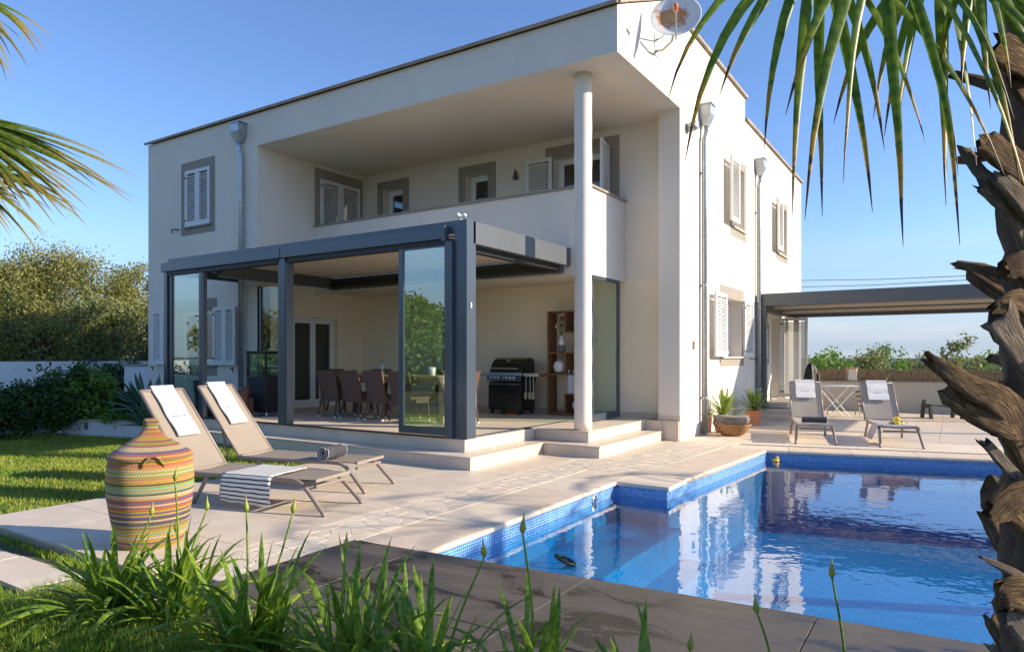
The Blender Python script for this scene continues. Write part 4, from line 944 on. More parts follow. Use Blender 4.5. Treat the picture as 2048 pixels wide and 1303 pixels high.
# cloth with lemons on the far lounger
m = MB(); m.M = i2['M']; P = []; H = i2['H']
ys = [-.38,-.345,-.315,-.29,-.272,-.25,-.15,-.05,.05,.15,.25,.275,.30]; zs = [H-.20,H-.13,H-.06,H,H+.022,H+.029,H+.026,H+.024,H+.024,H+.026,H+.029,H+.02,H-.05]
for i in range(9):
    P.append([(-.62+.50*i/8+.006*math.sin(i*2+j), y-.012*math.sin(i*1.6)*(1 if j<4 else 0), z+.002*math.sin(i*1.3+j)) for j,(y,z) in enumerate(zip(ys,zs))])
cl = m.grid(P).build('cloth', pm('lilac_cloth', (.42,.38,.46), .9, var=.05, scale=9, bump=.4, bscale=180), None, smooth=True); so_ = cl.modifiers.new('thick','SOLIDIFY'); so_.thickness = .005
tag(cl, 'lilac grey cloth spread under the lemons on the far lounger', 'cloth')
for k,(x,y,z,mt,lb) in enumerate(((-.42,-.045,.062,'lime','green-yellow lemon on the far lounger, left of the pile'),(-.38,.03,.062,'lemon','yellow lemon at the front of the pile on the far lounger'),(-.43,.105,.062,'lime','green-yellow lemon on the far lounger, right of the pile'),(-.42,.03,.135,'lemon','yellow lemon on top of the pile on the far lounger'))):
    m = MB(); m.M = i2['M'] @ Matrix.Translation((x,y,H+z-.022)) @ Matrix.Rotation(k*1.3,4,'Z') @ Matrix.Rotation(R(80),4,'Y')
    m.lathe([(.002,-.058),(.012,-.052),(.027,-.038),(.039,-.015),(.041,.01),(.032,.034),(.014,.048),(.008,.058),(.002,.06)], 16)
    tag(m.build('lemon', M[mt], None, smooth=True), lb, 'lemon', 'lemons on the lounger')

# ================================================================ WOVEN BASKETS
bk = thing('lidded_basket', 'tall round lidded basket woven in multicoloured stripes', 'basket', (-5.08,2.86,0))
def coil(prof, rows):
    out = []
    for i in range(rows*4+1):
        t = i/(rows*4)*(len(prof)-1); k = min(int(t),len(prof)-2); f = t-k
        r = prof[k][0]*(1-f)+prof[k+1][0]*f; z = prof[k][1]*(1-f)+prof[k+1][1]*f
        out.append((r+.0028*(abs(math.sin(math.pi*i/4))-.5), z))
    return out
def smoothprof(p, n=5): return [(v.x,v.z) for v in rounded([(r,0,z) for r,z in p], n)]
body = smoothprof([(.215,.0),(.235,.06),(.265,.2),(.29,.36),(.297,.48),(.288,.6),(.272,.655)])
MB().lathe([(.01,.004)]+coil(body,38)+[(.255,.66),(.01,.66)], 64).build('body', M['basket'], bk, smooth=True, local=True)
lid = smoothprof([(.290,.645),(.288,.668),(.24,.705),(.165,.755),(.10,.80),(.065,.84),(.052,.865)])
MB().lathe([(.26,.645)]+coil(lid,19)+smoothprof([(.052,.865),(.050,.872),(.052,.89),(.054,.91),(.047,.928),(.02,.935),(.002,.936)],3), 64).build('lid', M['basket'], bk, smooth=True, local=True)
va = math.atan2(-2.86, 5.08)+.05
for a0 in (va, va+math.pi):
    er = Vector((math.cos(a0),math.sin(a0),0)); et = Vector((-math.sin(a0),math.cos(a0),0))
    pth = [er*(.278+.03*math.sin(math.pi*i/10)) + et*(-.075+.15*i/10) + Vector((0,0,.605+.085*math.sin(math.pi*i/10))) for i in range(11)]
    MB().tube(pth, .009, 8).build('handle', M['basket'], bk, smooth=True, local=True)
wb = thing('wicker_basket', 'low honey-coloured wicker basket by the sunny wall', 'basket', (-3.31,12.28,0))
wp = smoothprof([(.10,.0),(.15,.012),(.215,.06),(.265,.12),(.295,.175),(.305,.205)], 5); P = []
for i,(r_,z) in enumerate(wp):
    P.append([((r_+.009*math.sin(k*math.pi/2*1.0)*(1 if i%2 else -1))*math.cos(2*math.pi*k/96)*1.05, (r_+.009*math.sin(k*math.pi/2)*(1 if i%2 else -1))*math.sin(2*math.pi*k/96)*.82, z) for k in range(97)])
o = MB().grid(P).add([(x,y,.004) for x,y,z in P[0][:-1]], [tuple(range(96))]).build('body', M['wicker_l'], wb, smooth=True, local=True); sm_ = o.modifiers.new('thick','SOLIDIFY'); sm_.thickness = .014; sm_.offset = -1
MB().tube([(.32*math.cos(2*math.pi*i/40),.245*math.sin(2*math.pi*i/40),.205) for i in range(41)], .014, 8).build('rim', M['wicker_l'], wb, smooth=True, local=True)
MB().tube([(-.23+.05*math.sin(math.pi*i/8),-.15-.08*math.sin(math.pi*i/8)+.0,.20+.07*math.sin(math.pi*i/8)) if False else (-.30+.02*i/8,-.09+.17*i/8-.02,.205+.085*math.sin(math.pi*i/8)) for i in range(9)], .014, 8).build('handle', M['wicker_l'], wb, smooth=True, local=True)
def folded(name, loc, rz, w, d, hgt, layers, mat, label, cat, group=None):
    m = MB(); m.M = Matrix.Translation(loc) @ Matrix.Rotation(R(rz),4,'Z')
    lh = hgt/layers; r = lh*.45
    for k in range(layers):
        z = k*lh+lh/2; sh = .012*math.sin(k*2.1)
        pts = []
        for i in range(9):
            a = -math.pi/2+math.pi*i/8; pts.append((w/2-r+r*math.cos(a)+sh, z+r*.98*math.sin(a)))
        for i in range(7):
            t = i/6; pts.append((w/2-r-(w-2*r)*t+sh, z+r*.98+.006*math.sin(t*7+k)))
        for i in range(9):
            a = math.pi/2+math.pi*i/8; pts.append((-w/2+r+r*math.cos(a)+sh, z+r*.98*math.sin(a)))
        rows = []
        for j in range(7):
            y = -d/2+d*j/6; rows.append([(x+.004*math.sin(j*2+k), y, zz+.003*math.sin(j*1.7+i*.5)) for i,(x,zz) in enumerate(pts+pts[:1])])
        m.grid(rows)
        for row in (rows[0],rows[-1]): m.add(row[:-1], [tuple(range(len(row)-1))])
    o = m.build(name, mat, None, smooth=True); return tag(o, label, cat, group)
folded('folded_blanket', (-3.31,12.28,.13), 12, .36,.26,.10,2, M['blanket'], 'folded grey blanket at the bottom of the wicker basket pile', 'blanket', 'blankets in the wicker basket')
folded('folded_blanket', (-3.30,12.28,.222), 8, .54,.40,.13,3, M['blanket'], 'folded grey blanket on top of the wicker basket pile', 'blanket', 'blankets in the wicker basket')

# ================================================================ POTTED YUCCAS
def strap(m, base, az, el, ln, w, droop, seg=6, vfold=.25, uv=None, twist=0):
    d = Vector((math.cos(az)*math.cos(el), math.sin(az)*math.cos(el), math.sin(el))); p = Vector(base); side = Vector((-math.sin(az),math.cos(az),0))
    if twist: side = (side + Vector((0,0,twist))).normalized()
    rows = []; U = []
    for i in range(seg+1):
        t = i/seg; ww = w*(.55+.45*min(1,t*4))*max(.02,1-max(0,(t-.62)/.38)**2.4)
        upv = side.cross(d).normalized()
        rows.append([p-side*ww/2+upv*ww*vfold, p.copy(), p+side*ww/2+upv*ww*vfold]); U += [(0,t),(.5,t),(1,t)]
        p = p+d*ln/seg; d = (d+Vector((0,0,-droop/seg*(1+1.5*t)))).normalized()
    m.grid(rows)
    if uv is not None: uv += U
def yucca(loc, label, seed, hgt):
    rr = random.Random(seed); t = thing('potted_yucca', label, 'potted plant', loc, R(rr.uniform(-6,6)), 'potted yuccas')
    a, b, H = .10, .145, .30
    MB().add([(-a,-a,0),(a,-a,0),(a,a,0),(-a,a,0),(-b,-b,H),(b,-b,H),(b,b,H),(-b,b,H),(-b+.015,-b+.015,H),(b-.015,-b+.015,H),(b-.015,b-.015,H),(-b+.015,b-.015,H),(-b+.02,-b+.02,H-.04),(b-.02,-b+.02,H-.04),(b-.02,b-.02,H-.04),(-b+.02,b-.02,H-.04)],
      [(0,3,2,1),(0,1,5,4),(1,2,6,5),(2,3,7,6),(3,0,4,7),(4,5,9,8),(5,6,10,9),(6,7,11,10),(7,4,8,11),(8,9,13,12),(9,10,14,13),(10,11,15,14),(11,8,12,15),(12,13,14,15)]).build('pot', M['terra'], t, local=True)
    for k in range(64):
        m = MB(); m.uv = []; el = rr.uniform(.15,1.45); az = rr.uniform(0,6.28)
        strap(m, (rr.uniform(-.03,.03),rr.uniform(-.03,.03),H-.03+rr.uniform(0,.08)), az, el, hgt*1.35*rr.uniform(.6,1.0), .032, rr.uniform(.2,.8)*(1.5-el), 6, .2, m.uv)
        m.build('leaf', M['yucca'], t, smooth=True, local=True)
yucca((-3.58,12.72,0), 'spiky yucca in a pot behind the wicker basket', 3, .46)
yucca((-3.46,14.46,0), 'spiky yucca in a square terracotta pot by the door steps', 5, .42)

# ================================================================ DINING GROUP
tb = thing('dining_table', 'weathered wooden dining table inside the glass pergola', 'table', (-8.2,9.0,ZT))
TX0,TX1,TY0,TY1,TZ = -9.68,-6.78,8.50,9.45,ZT+.75
for i in range(5):
    a = TY0+(TY1-TY0)*i/5; MB().box(TX0,TX1,a+.002,a+(TY1-TY0)/5-.002,TZ-.04,TZ).build('plank', M['woodp'], tb, bevel=.004)
MB().box(TX0+.05,TX1-.05,TY0+.04,TY0+.07,TZ-.13,TZ-.041).box(TX0+.05,TX1-.05,TY1-.07,TY1-.04,TZ-.13,TZ-.041).build('apron', M['woodp'], tb)
for x in (TX0+.02,TX1-.11):
    for y in (TY0+.02,TY1-.11): MB().box(x,x+.09,y,y+.09,ZT,TZ-.041).build('leg', M['woodp'], tb, bevel=.005)
def make_chair(label):
    t = thing('dining_chair', label, 'chair', (0,0,0), 0, 'wicker dining chairs')   # faces +y, back at y=0
    w = .225
    P = []; Q = []
    for i in range(13):
        s = i/12; z = .28+.55*s; y = .04-.10*s**1.6; ww = w*(.92+.10*s)
        P.append([(-ww+2*ww*j/8, y+.03*math.sin(math.pi*j/8)*-1+.0, z) for j in range(9)]); Q.append([(-ww+2*ww*j/8, y+.03-.03*math.sin(math.pi*j/8), z) for j in range(9)])
    m = MB(); m.grid([r for r in P]); m.grid([r[::-1] for r in Q])
    for A_,B_ in ((P[0],Q[0]),(P[-1],Q[-1]),([r[0] for r in P],[r[0] for r in Q]),([r[-1] for r in P],[r[-1] for r in Q])): m.grid([A_,B_])
    m.build('backrest', M['wicker'], t, local=True)
    MB().box(-w+.005,w-.005,.03,.50,.36,.41).build('seat', M['wicker'], t, bevel=.012, local=True)
    MB().box(-w+.015,w-.015,.05,.48,.30,.359).build('apron', M['wicker'], t, local=True)
    for sx_ in (-1,1):
        for y,yy in ((.05,-.02),(.46,.48)):
            MB().tube([(sx_*(w-.03),y,.36),(sx_*(w-.015),yy,.025)], [.021,.016], 8).build('leg', M['wicker'], t, local=True)
            MB().lathe([(.018,0),(.019,.026)], 10, (sx_*(w-.015),yy,0)).build('foot', M['white'], t, local=True)
    return t
ch0 = make_chair('brown wicker dining chair, leftmost on the near side of the table')
spots = [((-9.32,8.42),0,None),((-8.76,8.42),2,'brown wicker dining chair, second from the left on the near side of the table'),((-8.17,8.40),-2,'brown wicker dining chair, third from the left on the near side of the table'),((-7.60,8.40),0,'brown wicker dining chair, fourth from the left on the near side of the table'),
  ((-9.98,9.22),-90,'brown wicker dining chair at the left end of the table'),((-6.45,8.75),90,'brown wicker dining chair at the right end of the table, beside the corner post'),
  ((-9.2,9.62),180,'brown wicker dining chair on the far side of the table, by the left end'),((-7.6,9.62),180,'brown wicker dining chair on the far side of the table, by the right end')]
for (x,y),a,lb in spots:
    c = ch0 if lb is None else dup(ch0)
    c.location = (x,y,ZT); c.rotation_euler = (0,0,R(a))
    if lb: c['label'] = lb
bt = thing('glass_bottle', 'glass water bottle with a cork stopper on the dining table', 'bottle', (-8.55,9.0,TZ))
MB().lathe([(.045,0),(.048,.01),(.048,.15),(.03,.2),(.022,.22),(.024,.25)], 20).build('bottle', M['clearg'], bt, smooth=True, local=True)
MB().lathe([(.044,.008),(.044,.09)], 16).build('water', glass('bottle_water', (.75,.85,.6), .02, .5), bt, local=True)
MB().lathe([(.021,.235),(.028,.255),(.028,.285)], 14).build('stopper', M['cork'], bt, local=True)
for k,(x,y,lb) in enumerate(((-9.15,8.9,'clear tumbler near the left end of the dining table'),(-8.95,9.1,'clear tumbler left of the corked bottle'),(-7.9,8.95,'clear tumbler right of the corked bottle'))):
    tag(MB().lathe([(.03,0),(.036,.09),(.033,.09),(.028,.006)], 16, (x,y,TZ)).build('tumbler', M['clearg'], None, smooth=True), lb, 'glass', 'tumblers on the table')
tag(MB().lathe([(.05,0),(.055,.005),(.065,.14),(.06,.14),(.05,.012)], 20, (-7.3,8.85,TZ)).build('planter_cup', M['white'], None, smooth=True), 'white cup standing on the dining table behind the drawn glass panel', 'cup')

# ================================================================ BARBECUE
bq = thing('gas_barbecue', 'black gas barbecue with steel side shelves against the back wall', 'barbecue', (-7.0,10.9,ZT))
x0,x1,y0,y1 = -7.38,-6.66,10.62,11.12
MB().box(x0,x1,y0,y1,ZT+.07,ZT+.60).build('cabinet', M['black'], bq, bevel=.01)
for a,b in ((x0+.01,-7.022),(-7.018,x1-.01)):
    d = MB().box(a,b,y0-.022,y0-.002,ZT+.09,ZT+.57).build('door', M['black'], bq, bevel=.004); MB().box(a+.02,b-.02,y0-.035,y0-.023,ZT+.552,ZT+.568).build('handle', M['steel'], d)
pn = MB().prismx([(y0-.04,ZT+.61),(y0-.03,ZT+.72),(y1,ZT+.72),(y1,ZT+.61)], x0-.02, x1+.02).build('control_panel', M['black'], bq)
for i in range(6):
    x = x0+.07+i*.085+(.09 if i>2 else 0); m = MB(); m.M = Matrix.Translation((x,y0-.04,ZT+.665)) @ Matrix.Rotation(R(90),4,'X'); m.lathe([(.036,0),(.036,.006),(.026,.008),(.024,.03),(.001,.03)], 18).build('knob', M['steel'], pn, smooth=False)
MB().box(-7.06,-6.98,y0-.045,y0-.041,ZT+.635,ZT+.70).build('igniter', M['steel'], pn)
MB().box(-7.75,x0-.022,10.64,11.08,ZT+.70,ZT+.765).build('side_shelf', M['steel'], bq, bevel=.008); MB().box(x1+.022,-6.30,10.64,11.08,ZT+.70,ZT+.765).build('side_shelf', M['steel'], bq, bevel=.008)
MB().box(x0-.02,x1+.02,y0-.03,y0+.0,ZT+.722,ZT+.77).build('front_rail', M['steel'], bq)
hd = MB().prismx([(10.66,ZT+.73),(10.66,ZT+.82),(10.72,ZT+.93),(10.82,ZT+1.02),(10.94,ZT+1.05),(11.06,ZT+1.03),(11.11,ZT+.95),(11.11,ZT+.73)], x0, x1).build('hood', M['black'], bq, bevel=.008)
MB().tube([(x0+.06,10.60,ZT+.845),(x1-.06,10.60,ZT+.845)], .016, 10).bar((x0+.08,10.60,ZT+.845),(x0+.08,10.67,ZT+.845),.02).bar((x1-.08,10.60,ZT+.845),(x1-.08,10.67,ZT+.845),.02).build('handle', M['steel'], hd)
m = MB(); m.M = Matrix.Translation((-7.02,10.76,ZT+.985)) @ Matrix.Rotation(R(48),4,'X'); m.lathe([(.045,0),(.045,.012),(.036,.014),(.001,.014)], 20).build('thermometer', M['steel'], hd)
for x in (x0+.05,x1-.05):
    for y in (y0+.05,y1-.05): m = MB(); m.M = Matrix.Translation((x-.015,y,ZT+.035)) @ Matrix.Rotation(R(90),4,'Y'); m.lathe([(.034,0),(.035,.004),(.035,.026),(.034,.03)], 16).build('wheel', M['blackm'], bq)
for i,x in enumerate((-6.55,-6.46,-6.39)):
    MB().tube([(x,10.63,ZT+.70),(x,10.60,ZT+.66),(x+.01,10.60,ZT+.42)], .008, 8).box(x-.028,x+.03,10.592,10.606,ZT+.30,ZT+.42).build('hanging_tool', M['steel'], bq)
tag(MB().lathe([(.11,0),(.115,.006),(.115,.02),(.02,.03)], 20, (-6.85,10.55,ZT), sy=.6).build('orange_tray', M['orange'], None, smooth=False), 'orange tray on the floor below the barbecue', 'tray')

# ================================================================ SHELF AND ITS CONTENTS
shf = thing('wooden_shelf', 'open cube shelf of dark wood beside the barbecue', 'shelf', (-6.0,11.1,ZT))
SX0,SX1,SY0,SY1 = -6.32,-5.58,10.98,11.30; S0 = ZT; H = 1.90; xm = -5.95; tk = .03
def board(a,b,c,d): MB().box(a,b,SY0,SY1,S0+c,S0+d).build('board', M['wood'], shf, bevel=.002)
board(SX0,SX0+tk,0,H); board(SX1-tk,SX1,0,H); board(SX0+tk+.001,SX1-tk-.001,H-tk,H); board(SX0+tk+.001,SX1-tk-.001,.015,.045)
board(SX0+tk+.001,SX1-tk-.001,.73,.76); board(SX0+tk+.001,SX1-tk-.001,1.12,1.15); board(xm+.016,SX1-tk-.001,1.50,1.53); board(xm-.015,xm+.015,1.501,H-tk-.001); board(xm-.015,xm+.015,.761,1.119); board(xm+.016,SX1-tk-.001,.37,.40); board(xm-.015,xm+.015,.046,.40)
vs_ = thing('flower_vase', 'white and grey bottle vase with wild flowers in the wooden shelf', 'vase', (-6.08,11.1,S0+1.15))
MB().lathe([(.06,.125),(.063,.18),(.05,.23),(.03,.27),(.028,.30),(.02,.30)], 24).build('neck', M['white'], vs_, smooth=True, local=True); MB().lathe([(.05,0),(.062,.01),(.061,.124)], 24).build('base', M['greyc'], vs_, smooth=True, local=True)
rr = random.Random(4)
for k in range(11):
    a = rr.uniform(0,6.28); s = rr.uniform(.04,.14); e = Vector((math.cos(a)*s-.02,math.sin(a)*s*.6,.38+rr.uniform(.05,.33)))
    st = MB().tube([(0,0,.27),(e.x*.4,e.y*.4,.36),e], .003, 5).build('stem', M['stalk'], vs_, local=True)
    m = MB()
    for q in range(12):
        c = e+Vector((rr.uniform(-.03,.03),rr.uniform(-.03,.03),rr.uniform(-.03,.03))); sz = rr.uniform(.012,.022)
        d1 = Vector((rr.uniform(-1,1),rr.uniform(-1,1),rr.uniform(-1,1))).normalized(); d2 = d1.orthogonal().normalized()
        m.add([c+d1*sz,c+d2*sz,c-d1*sz,c-d2*sz], [(0,1,2,3)])
    m.build('flower', M['white'] if k%3==0 else (M['leaf_olive'] if k%3==1 else pm('dusty_pink_petal_%d' % k, (.55,.33,.36), .8)), st, local=True)
tag(MB().lathe([(.03,0),(.105,.035),(.128,.1),(.128,.145),(.105,.21),(.03,.245),(.002,.246)], 32, (-6.12,11.12,S0+.76)).build('globe_lamp', M['white'], None, smooth=True), 'white globe lamp in the middle cell of the wooden shelf', 'lamp')
tag(MB().lathe([(.02,0),(.05,.015),(.058,.045),(.045,.075),(.018,.09),(.014,.12),(.02,.125)], 20, (-5.78,11.1,S0+1.53)).build('turquoise_pot', M['turq'], None, smooth=True), 'small turquoise glazed pot high in the wooden shelf', 'pot')
tag(MB().box(-5.72,-5.62,11.05,11.15,S0+1.152,S0+1.20).build('wooden_box', M['wood'], None, bevel=.003), 'little wooden box on the long middle board of the shelf', 'box')
for k in range(6):
    x = -5.91+k*.05; tag(MB().lathe([(.012,0),(.014,.01),(.012,.04),(.005,.05),(.012,.065),(.002,.075)], 10, (x,11.06,S0+.761)).build('figurine', M['greyc'] if k%2 else M['white'], None, smooth=True), ['first','second','third','fourth','fifth','last'][k]+' small '+('grey' if k%2 else 'white')+' figurine from the globe lamp in the shelf row', 'figurine', 'figurines in the shelf')
for k in range(4):
    folded('folded_towel', (-5.77,11.12,S0+.402+k*.085), (2,-3,1,4)[k], .27,.26,.083,2, M['towel'], ['bottom','second lowest','second highest','topmost'][k]+' white folded towel of the stack in the wooden shelf', 'towel', 'folded towels in the shelf')
m = MB(); m.M = Matrix.Translation((-5.78,11.1,S0+.16)) @ Matrix.Rotation(R(65),4,'Y'); m.lathe([(.01,-.035),(.08,-.03),(.11,0),(.08,.03),(.01,.035)], 20, sy=1.1)
tag(m.build('round_cushion', M['towel'], None, smooth=True), 'pale cushion in the bottom cell of the wooden shelf', 'cushion')

# ================================================================ STOVE AND RATTAN CHAIR
sv = thing('lantern_stove', 'black patio stove with a glass top beside the terrace door wall', 'stove', (-10.63,8.13,ZT))
x0,x1,y0,y1 = -10.90,-10.36,7.92,8.34
MB().box(x0,x1,y0,y1,ZT+.06,ZT+.70).build('body', M['blackm'], sv, bevel=.008)
MB().box(x0-.01,x1+.01,y0-.01,y1+.01,ZT+1.11,ZT+1.17).build('lid', M['black'], sv, bevel=.006)
for x in (x0,x1-.03):
    for y in (y0,y1-.03): MB().box(x,x+.03,y,y+.03,ZT+.701,ZT+1.109).build('post', M['black'], sv)
for (a,b,c,d) in ((x0+.031,x1-.031,y0+.008,y0+.014),(x0+.031,x1-.031,y1-.014,y1-.008)): MB().box(a,b,c,d,ZT+.701,ZT+1.109).build('glass', M['glass'], sv)
for (a,b) in ((x0+.008,x0+.014),(x1-.014,x1-.008)): MB().box(a,b,y0+.031,y1-.031,ZT+.701,ZT+1.109).build('glass', M['glass'], sv)
for x in (x0+.05,x1-.05):
    for y in (y0+.05,y1-.05): MB().lathe([(.025,0),(.028,.02),(.02,.06)], 12, (x,y,ZT)).build('caster', M['steel'], sv)
rc = thing('rattan_armchair', 'brown rattan armchair with a curved back behind the loungers', 'armchair', (-11.02,7.52,ZT))
P = []; n = 28
for i in range(n+1):
    a = -R(20)+R(220)*i/n; rx,ry = .74,.30
    base = (-.02+rx*math.cos(a), -.02+ry*math.sin(a)*-1)
    top = .50+.10*math.sin(i/n*math.pi*2.0+2.4)+.06*math.sin(i/n*math.pi)
    P.append([(base[0]*(.86+.14*j/5), base[1]*(.86+.14*j/5), .04+(top-.04)*j/5) for j in range(6)])
o = MB().grid(P).build('shell', M['wicker'], rc, smooth=True, local=True); s_ = o.modifiers.new('thick','SOLIDIFY'); s_.thickness = .04
MB().box(-.56,.56,-.2,.24,.05,.34).build('seat', M['wicker'], rc, bevel=.03, local=True); MB().box(-.5,.5,-.16,.2,.345,.43).build('cushion', M['white'], rc, bevel=.03, local=True)

# ================================================================ FAR SIDE OF THE POOL
wl0 = at(1590,712,18.2); wl1 = at(2500,712,15.2)
def wallrun(name, a, b, t, z0, z1, mat, label, capm=None, cat='wall'):
    a = Vector((a.x,a.y,0)); b = Vector((b.x,b.y,0)); d = (b-a).normalized(); nn = Vector((-d.y,d.x,0))
    q = [a,b,b+nn*t,a+nn*t]
    o = MB().prism([(p.x,p.y) for p in q], z0, z1).build(name, mat, None); tag(o, label, cat)
    if capm:
        q = [a-nn*.03-d*.02,b-nn*.03,b+nn*(t+.03),a+nn*(t+.03)-d*.02]; MB().prism([(p.x,p.y) for p in q], z1+.001, z1+.035).build('wall_cap', capm, o)
    return o, a, b, d, nn
wr, a_, b_, d_, n_ = wallrun('boundary_wall', wl0, wl1, .18, -.06, .74, M['palewall'], 'low cream boundary wall behind the far loungers', M['taupe'])
# reed screen on top
rf = thing('reed_fence', 'dry reed screen standing on the low cream wall', 'fence', tuple(a_))
V = []; F = []; ln = (b_-a_).length; rr = np.random.default_rng(3)
for k in range(2600):
    u = rr.uniform(.3, ln); w = .012; off = rr.uniform(.02,.09); z1 = .775+.30*rr.uniform(.72,1.06); p = np.array(a_)+np.array(d_)*u+np.array(n_)*off; le = rr.normal(0,.012)
    i = len(V); dd = np.array(d_); nn = np.array(n_)
    V += [p-dd*w/2+[0,0,.776], p+dd*w/2+[0,0,.776], p+dd*(w/2+le)+[0,0,z1], p+dd*(-w/2+le)+[0,0,z1]]; F.append((i,i+1,i+2,i+3))
fast('reeds', V, F, M['reed'], rf, kind='stuff')
m = MB()
for z in (.85,.98): m.bar(a_+d_*.3+n_*.055+Vector((0,0,z)), b_+n_*.055+Vector((0,0,z)), .008)
m.build('tie_wire', M['cable'], rf)
pp = a_+d_*1.35+n_*.04
pz = thing('gate_pillar', 'small white pillar with a tile cap at the reed screen', 'pillar', (pp.x,pp.y,.775))
MB().box(-.13,.13,-.03,.12,.001,.30).build('shaft', M['whitewall'], pz, local=True); MB().box(-.15,.15,-.05,.14,.302,.33).build('cap', M['terra'], pz, local=True)
# folded black parasol leaning by the door
po = gp(1617,826); pa = thing('covered_parasol', 'folded parasols under a black cover beside the white shutter door', 'parasol', (po.x,po.y,0))
m = MB(); k = 20; rows = []
for z,r in ((0,.16),(.15,.2),(.45,.19),(.8,.155),(1.05,.12),(1.2,.07),(1.24,.02)):
    rows.append([(r*(1+.22*math.sin(j*5*2*math.pi/k+z*2))*math.cos(2*math.pi*j/k)+.05*z, r*(1+.22*math.sin(j*5*2*math.pi/k+z*2))*math.sin(2*math.pi*j/k), z) for j in range(k+1)])
m.grid(rows).build('cover', M['blackm'], pa, smooth=True, local=True)
MB().tube([(.26,.0,0),(.24,0,1.0)], .014, 8).build('pole', M['woodp'], pa, local=True)
# drying rack
r0 = gp(1676,833); dr = thing('drying_rack', 'white folding clothes drying rack against the low cream wall', 'drying rack', (r0.x,r0.y,0), YAW)
for s in (-1,1):
    MB().tube([(-.33,s*.2,0),(.36,s*.2,.70)], .011, 8).build('leg', M['white'], dr, local=True); MB().tube([(.20,s*.18,0),(-.38,s*.18,.70)], .011, 8).build('leg', M['white'], dr, local=True)
m = MB().tube([(-.46,-.24,.71),(.50,-.24,.71),(.50,.24,.71),(-.46,.24,.71),(-.46,-.24,.71)], .011, 8); m.build('top_frame', M['white'], dr, local=True)
for i in range(8): MB().tube([(-.46,-.2+.055*i,.712),(.5,-.2+.055*i,.712)], .004, 6).build('rail', M['white'], dr, local=True)
# folded garden chairs leaning on the wall
f0 = gp(1733,834); fc = thing('folded_chair', 'brown slatted folding chair leaning on the wall behind the loungers', 'chair', (f0.x,f0.y,0), YAW)
for s in (-1,1): MB().tube([(s*.2,-.12,0),(s*.17,.12,.62)], .012, 8).build('leg', M['lframe'], fc, local=True)
for i in range(7): MB().box(-.2,.2,-.03+.018*i,-.005+.018*i,.24+i*.055,.275+i*.055).build('slat', M['woodp'] if i%2 else M['blackm'], fc, local=True)
MB().box(-.19,.19,-.08,-.06,.1,.13).build('crossbar', M['lframe'], fc, local=True)
f1 = gp(1690,829); gf = thing('metal_frame', 'brown tubular frame leaning on the wall behind the drying rack', 'frame', (f1.x,f1.y,0), YAW)
MB().tube(rounded([(-.42,0,0),(-.42,0,.36),(-.38,0,.41),(.2,0,.41),(.25,0,.36),(.25,0,0)],4), .013, 8).build('tube', M['lframe'], gf, smooth=True, local=True)
# black footstool
s0 = gp(1884,836); fs_ = thing('footstool', 'low black slatted footstool in front of the cream wall', 'footstool', (s0.x,s0.y,0), YAW*.95)
for s in (-1,1):
    MB().prismx([(-.22,0),(-.14,0),(-.10,.24),(.10,.24),(.14,0),(.22,0),(.18,.30),(.12,.42),(.07,.42),(.05,.30),(-.16,.30)], s*.34-.025, s*.34+.025).build('leg', M['blackm'], fs_, local=True)
for i in range(5):
    y = -.15+i*.075; P = [[(-.315+.63*j/8, y+dy, .30-.035*math.sin(math.pi*j/8)+dz) for j in range(9)] for dy,dz in ((0,0),(.055,0),(.055,.02),(0,.02),(0,0))]
    MB().grid(P).build('slat', M['black'], fs_, local=True)
# pool fittings
fd = thing('floating_duck', 'yellow floating toy duck in the far corner of the pool', 'toy', (-2.22,10.60,-.15))
fd.scale = (.55,.55,.55)
MB().lathe([(.02,-.01),(.07,.005),(.085,.035),(.06,.07),(.02,.08)], 18, sx=1.15).build('body', M['yellow'], fd, smooth=True, local=True); MB().lathe([(.002,.065),(.035,.08),(.042,.105),(.03,.135),(.002,.145)], 16, (.04,0,0)).build('head', M['yellow'], fd, smooth=True, local=True)
MB().lathe([(.012,0),(.001,.03)], 8, (.085,0,.1)).build('beak', M['orange'], fd, local=True)
sk = thing('skimmer', 'small steel wall fitting on the tiled pool edge', 'pool fitting', (-3.2,6.55,-.11))
m = MB(); m.M = Matrix.Translation((.004,0,0)) @ Matrix.Rotation(R(90),4,'Y'); m.lathe([(.05,0),(.052,.006),(.04,.012),(.02,.012),(.018,.03),(.001,.03)], 20).build('flange', M['steel'], sk, local=True)
MB().box(.004,.014,-.035,.035,-.09,-.03).build('plate', M['steel'], sk, local=True)
rg = thing('swim_ring', 'dark oval ring lying on the submerged pool bench', 'ring', (-2.84,5.25,-.42))
Pts = [(.085*math.cos(2*math.pi*i/32), .075*math.sin(2*math.pi*i/32), .02+.07*(.5+.5*math.cos(2*math.pi*i/32+2.6))) for i in range(33)]
MB().tube(Pts, .016, 10, caps=False).build('tube', M['blackm'], rg, smooth=True, local=True)

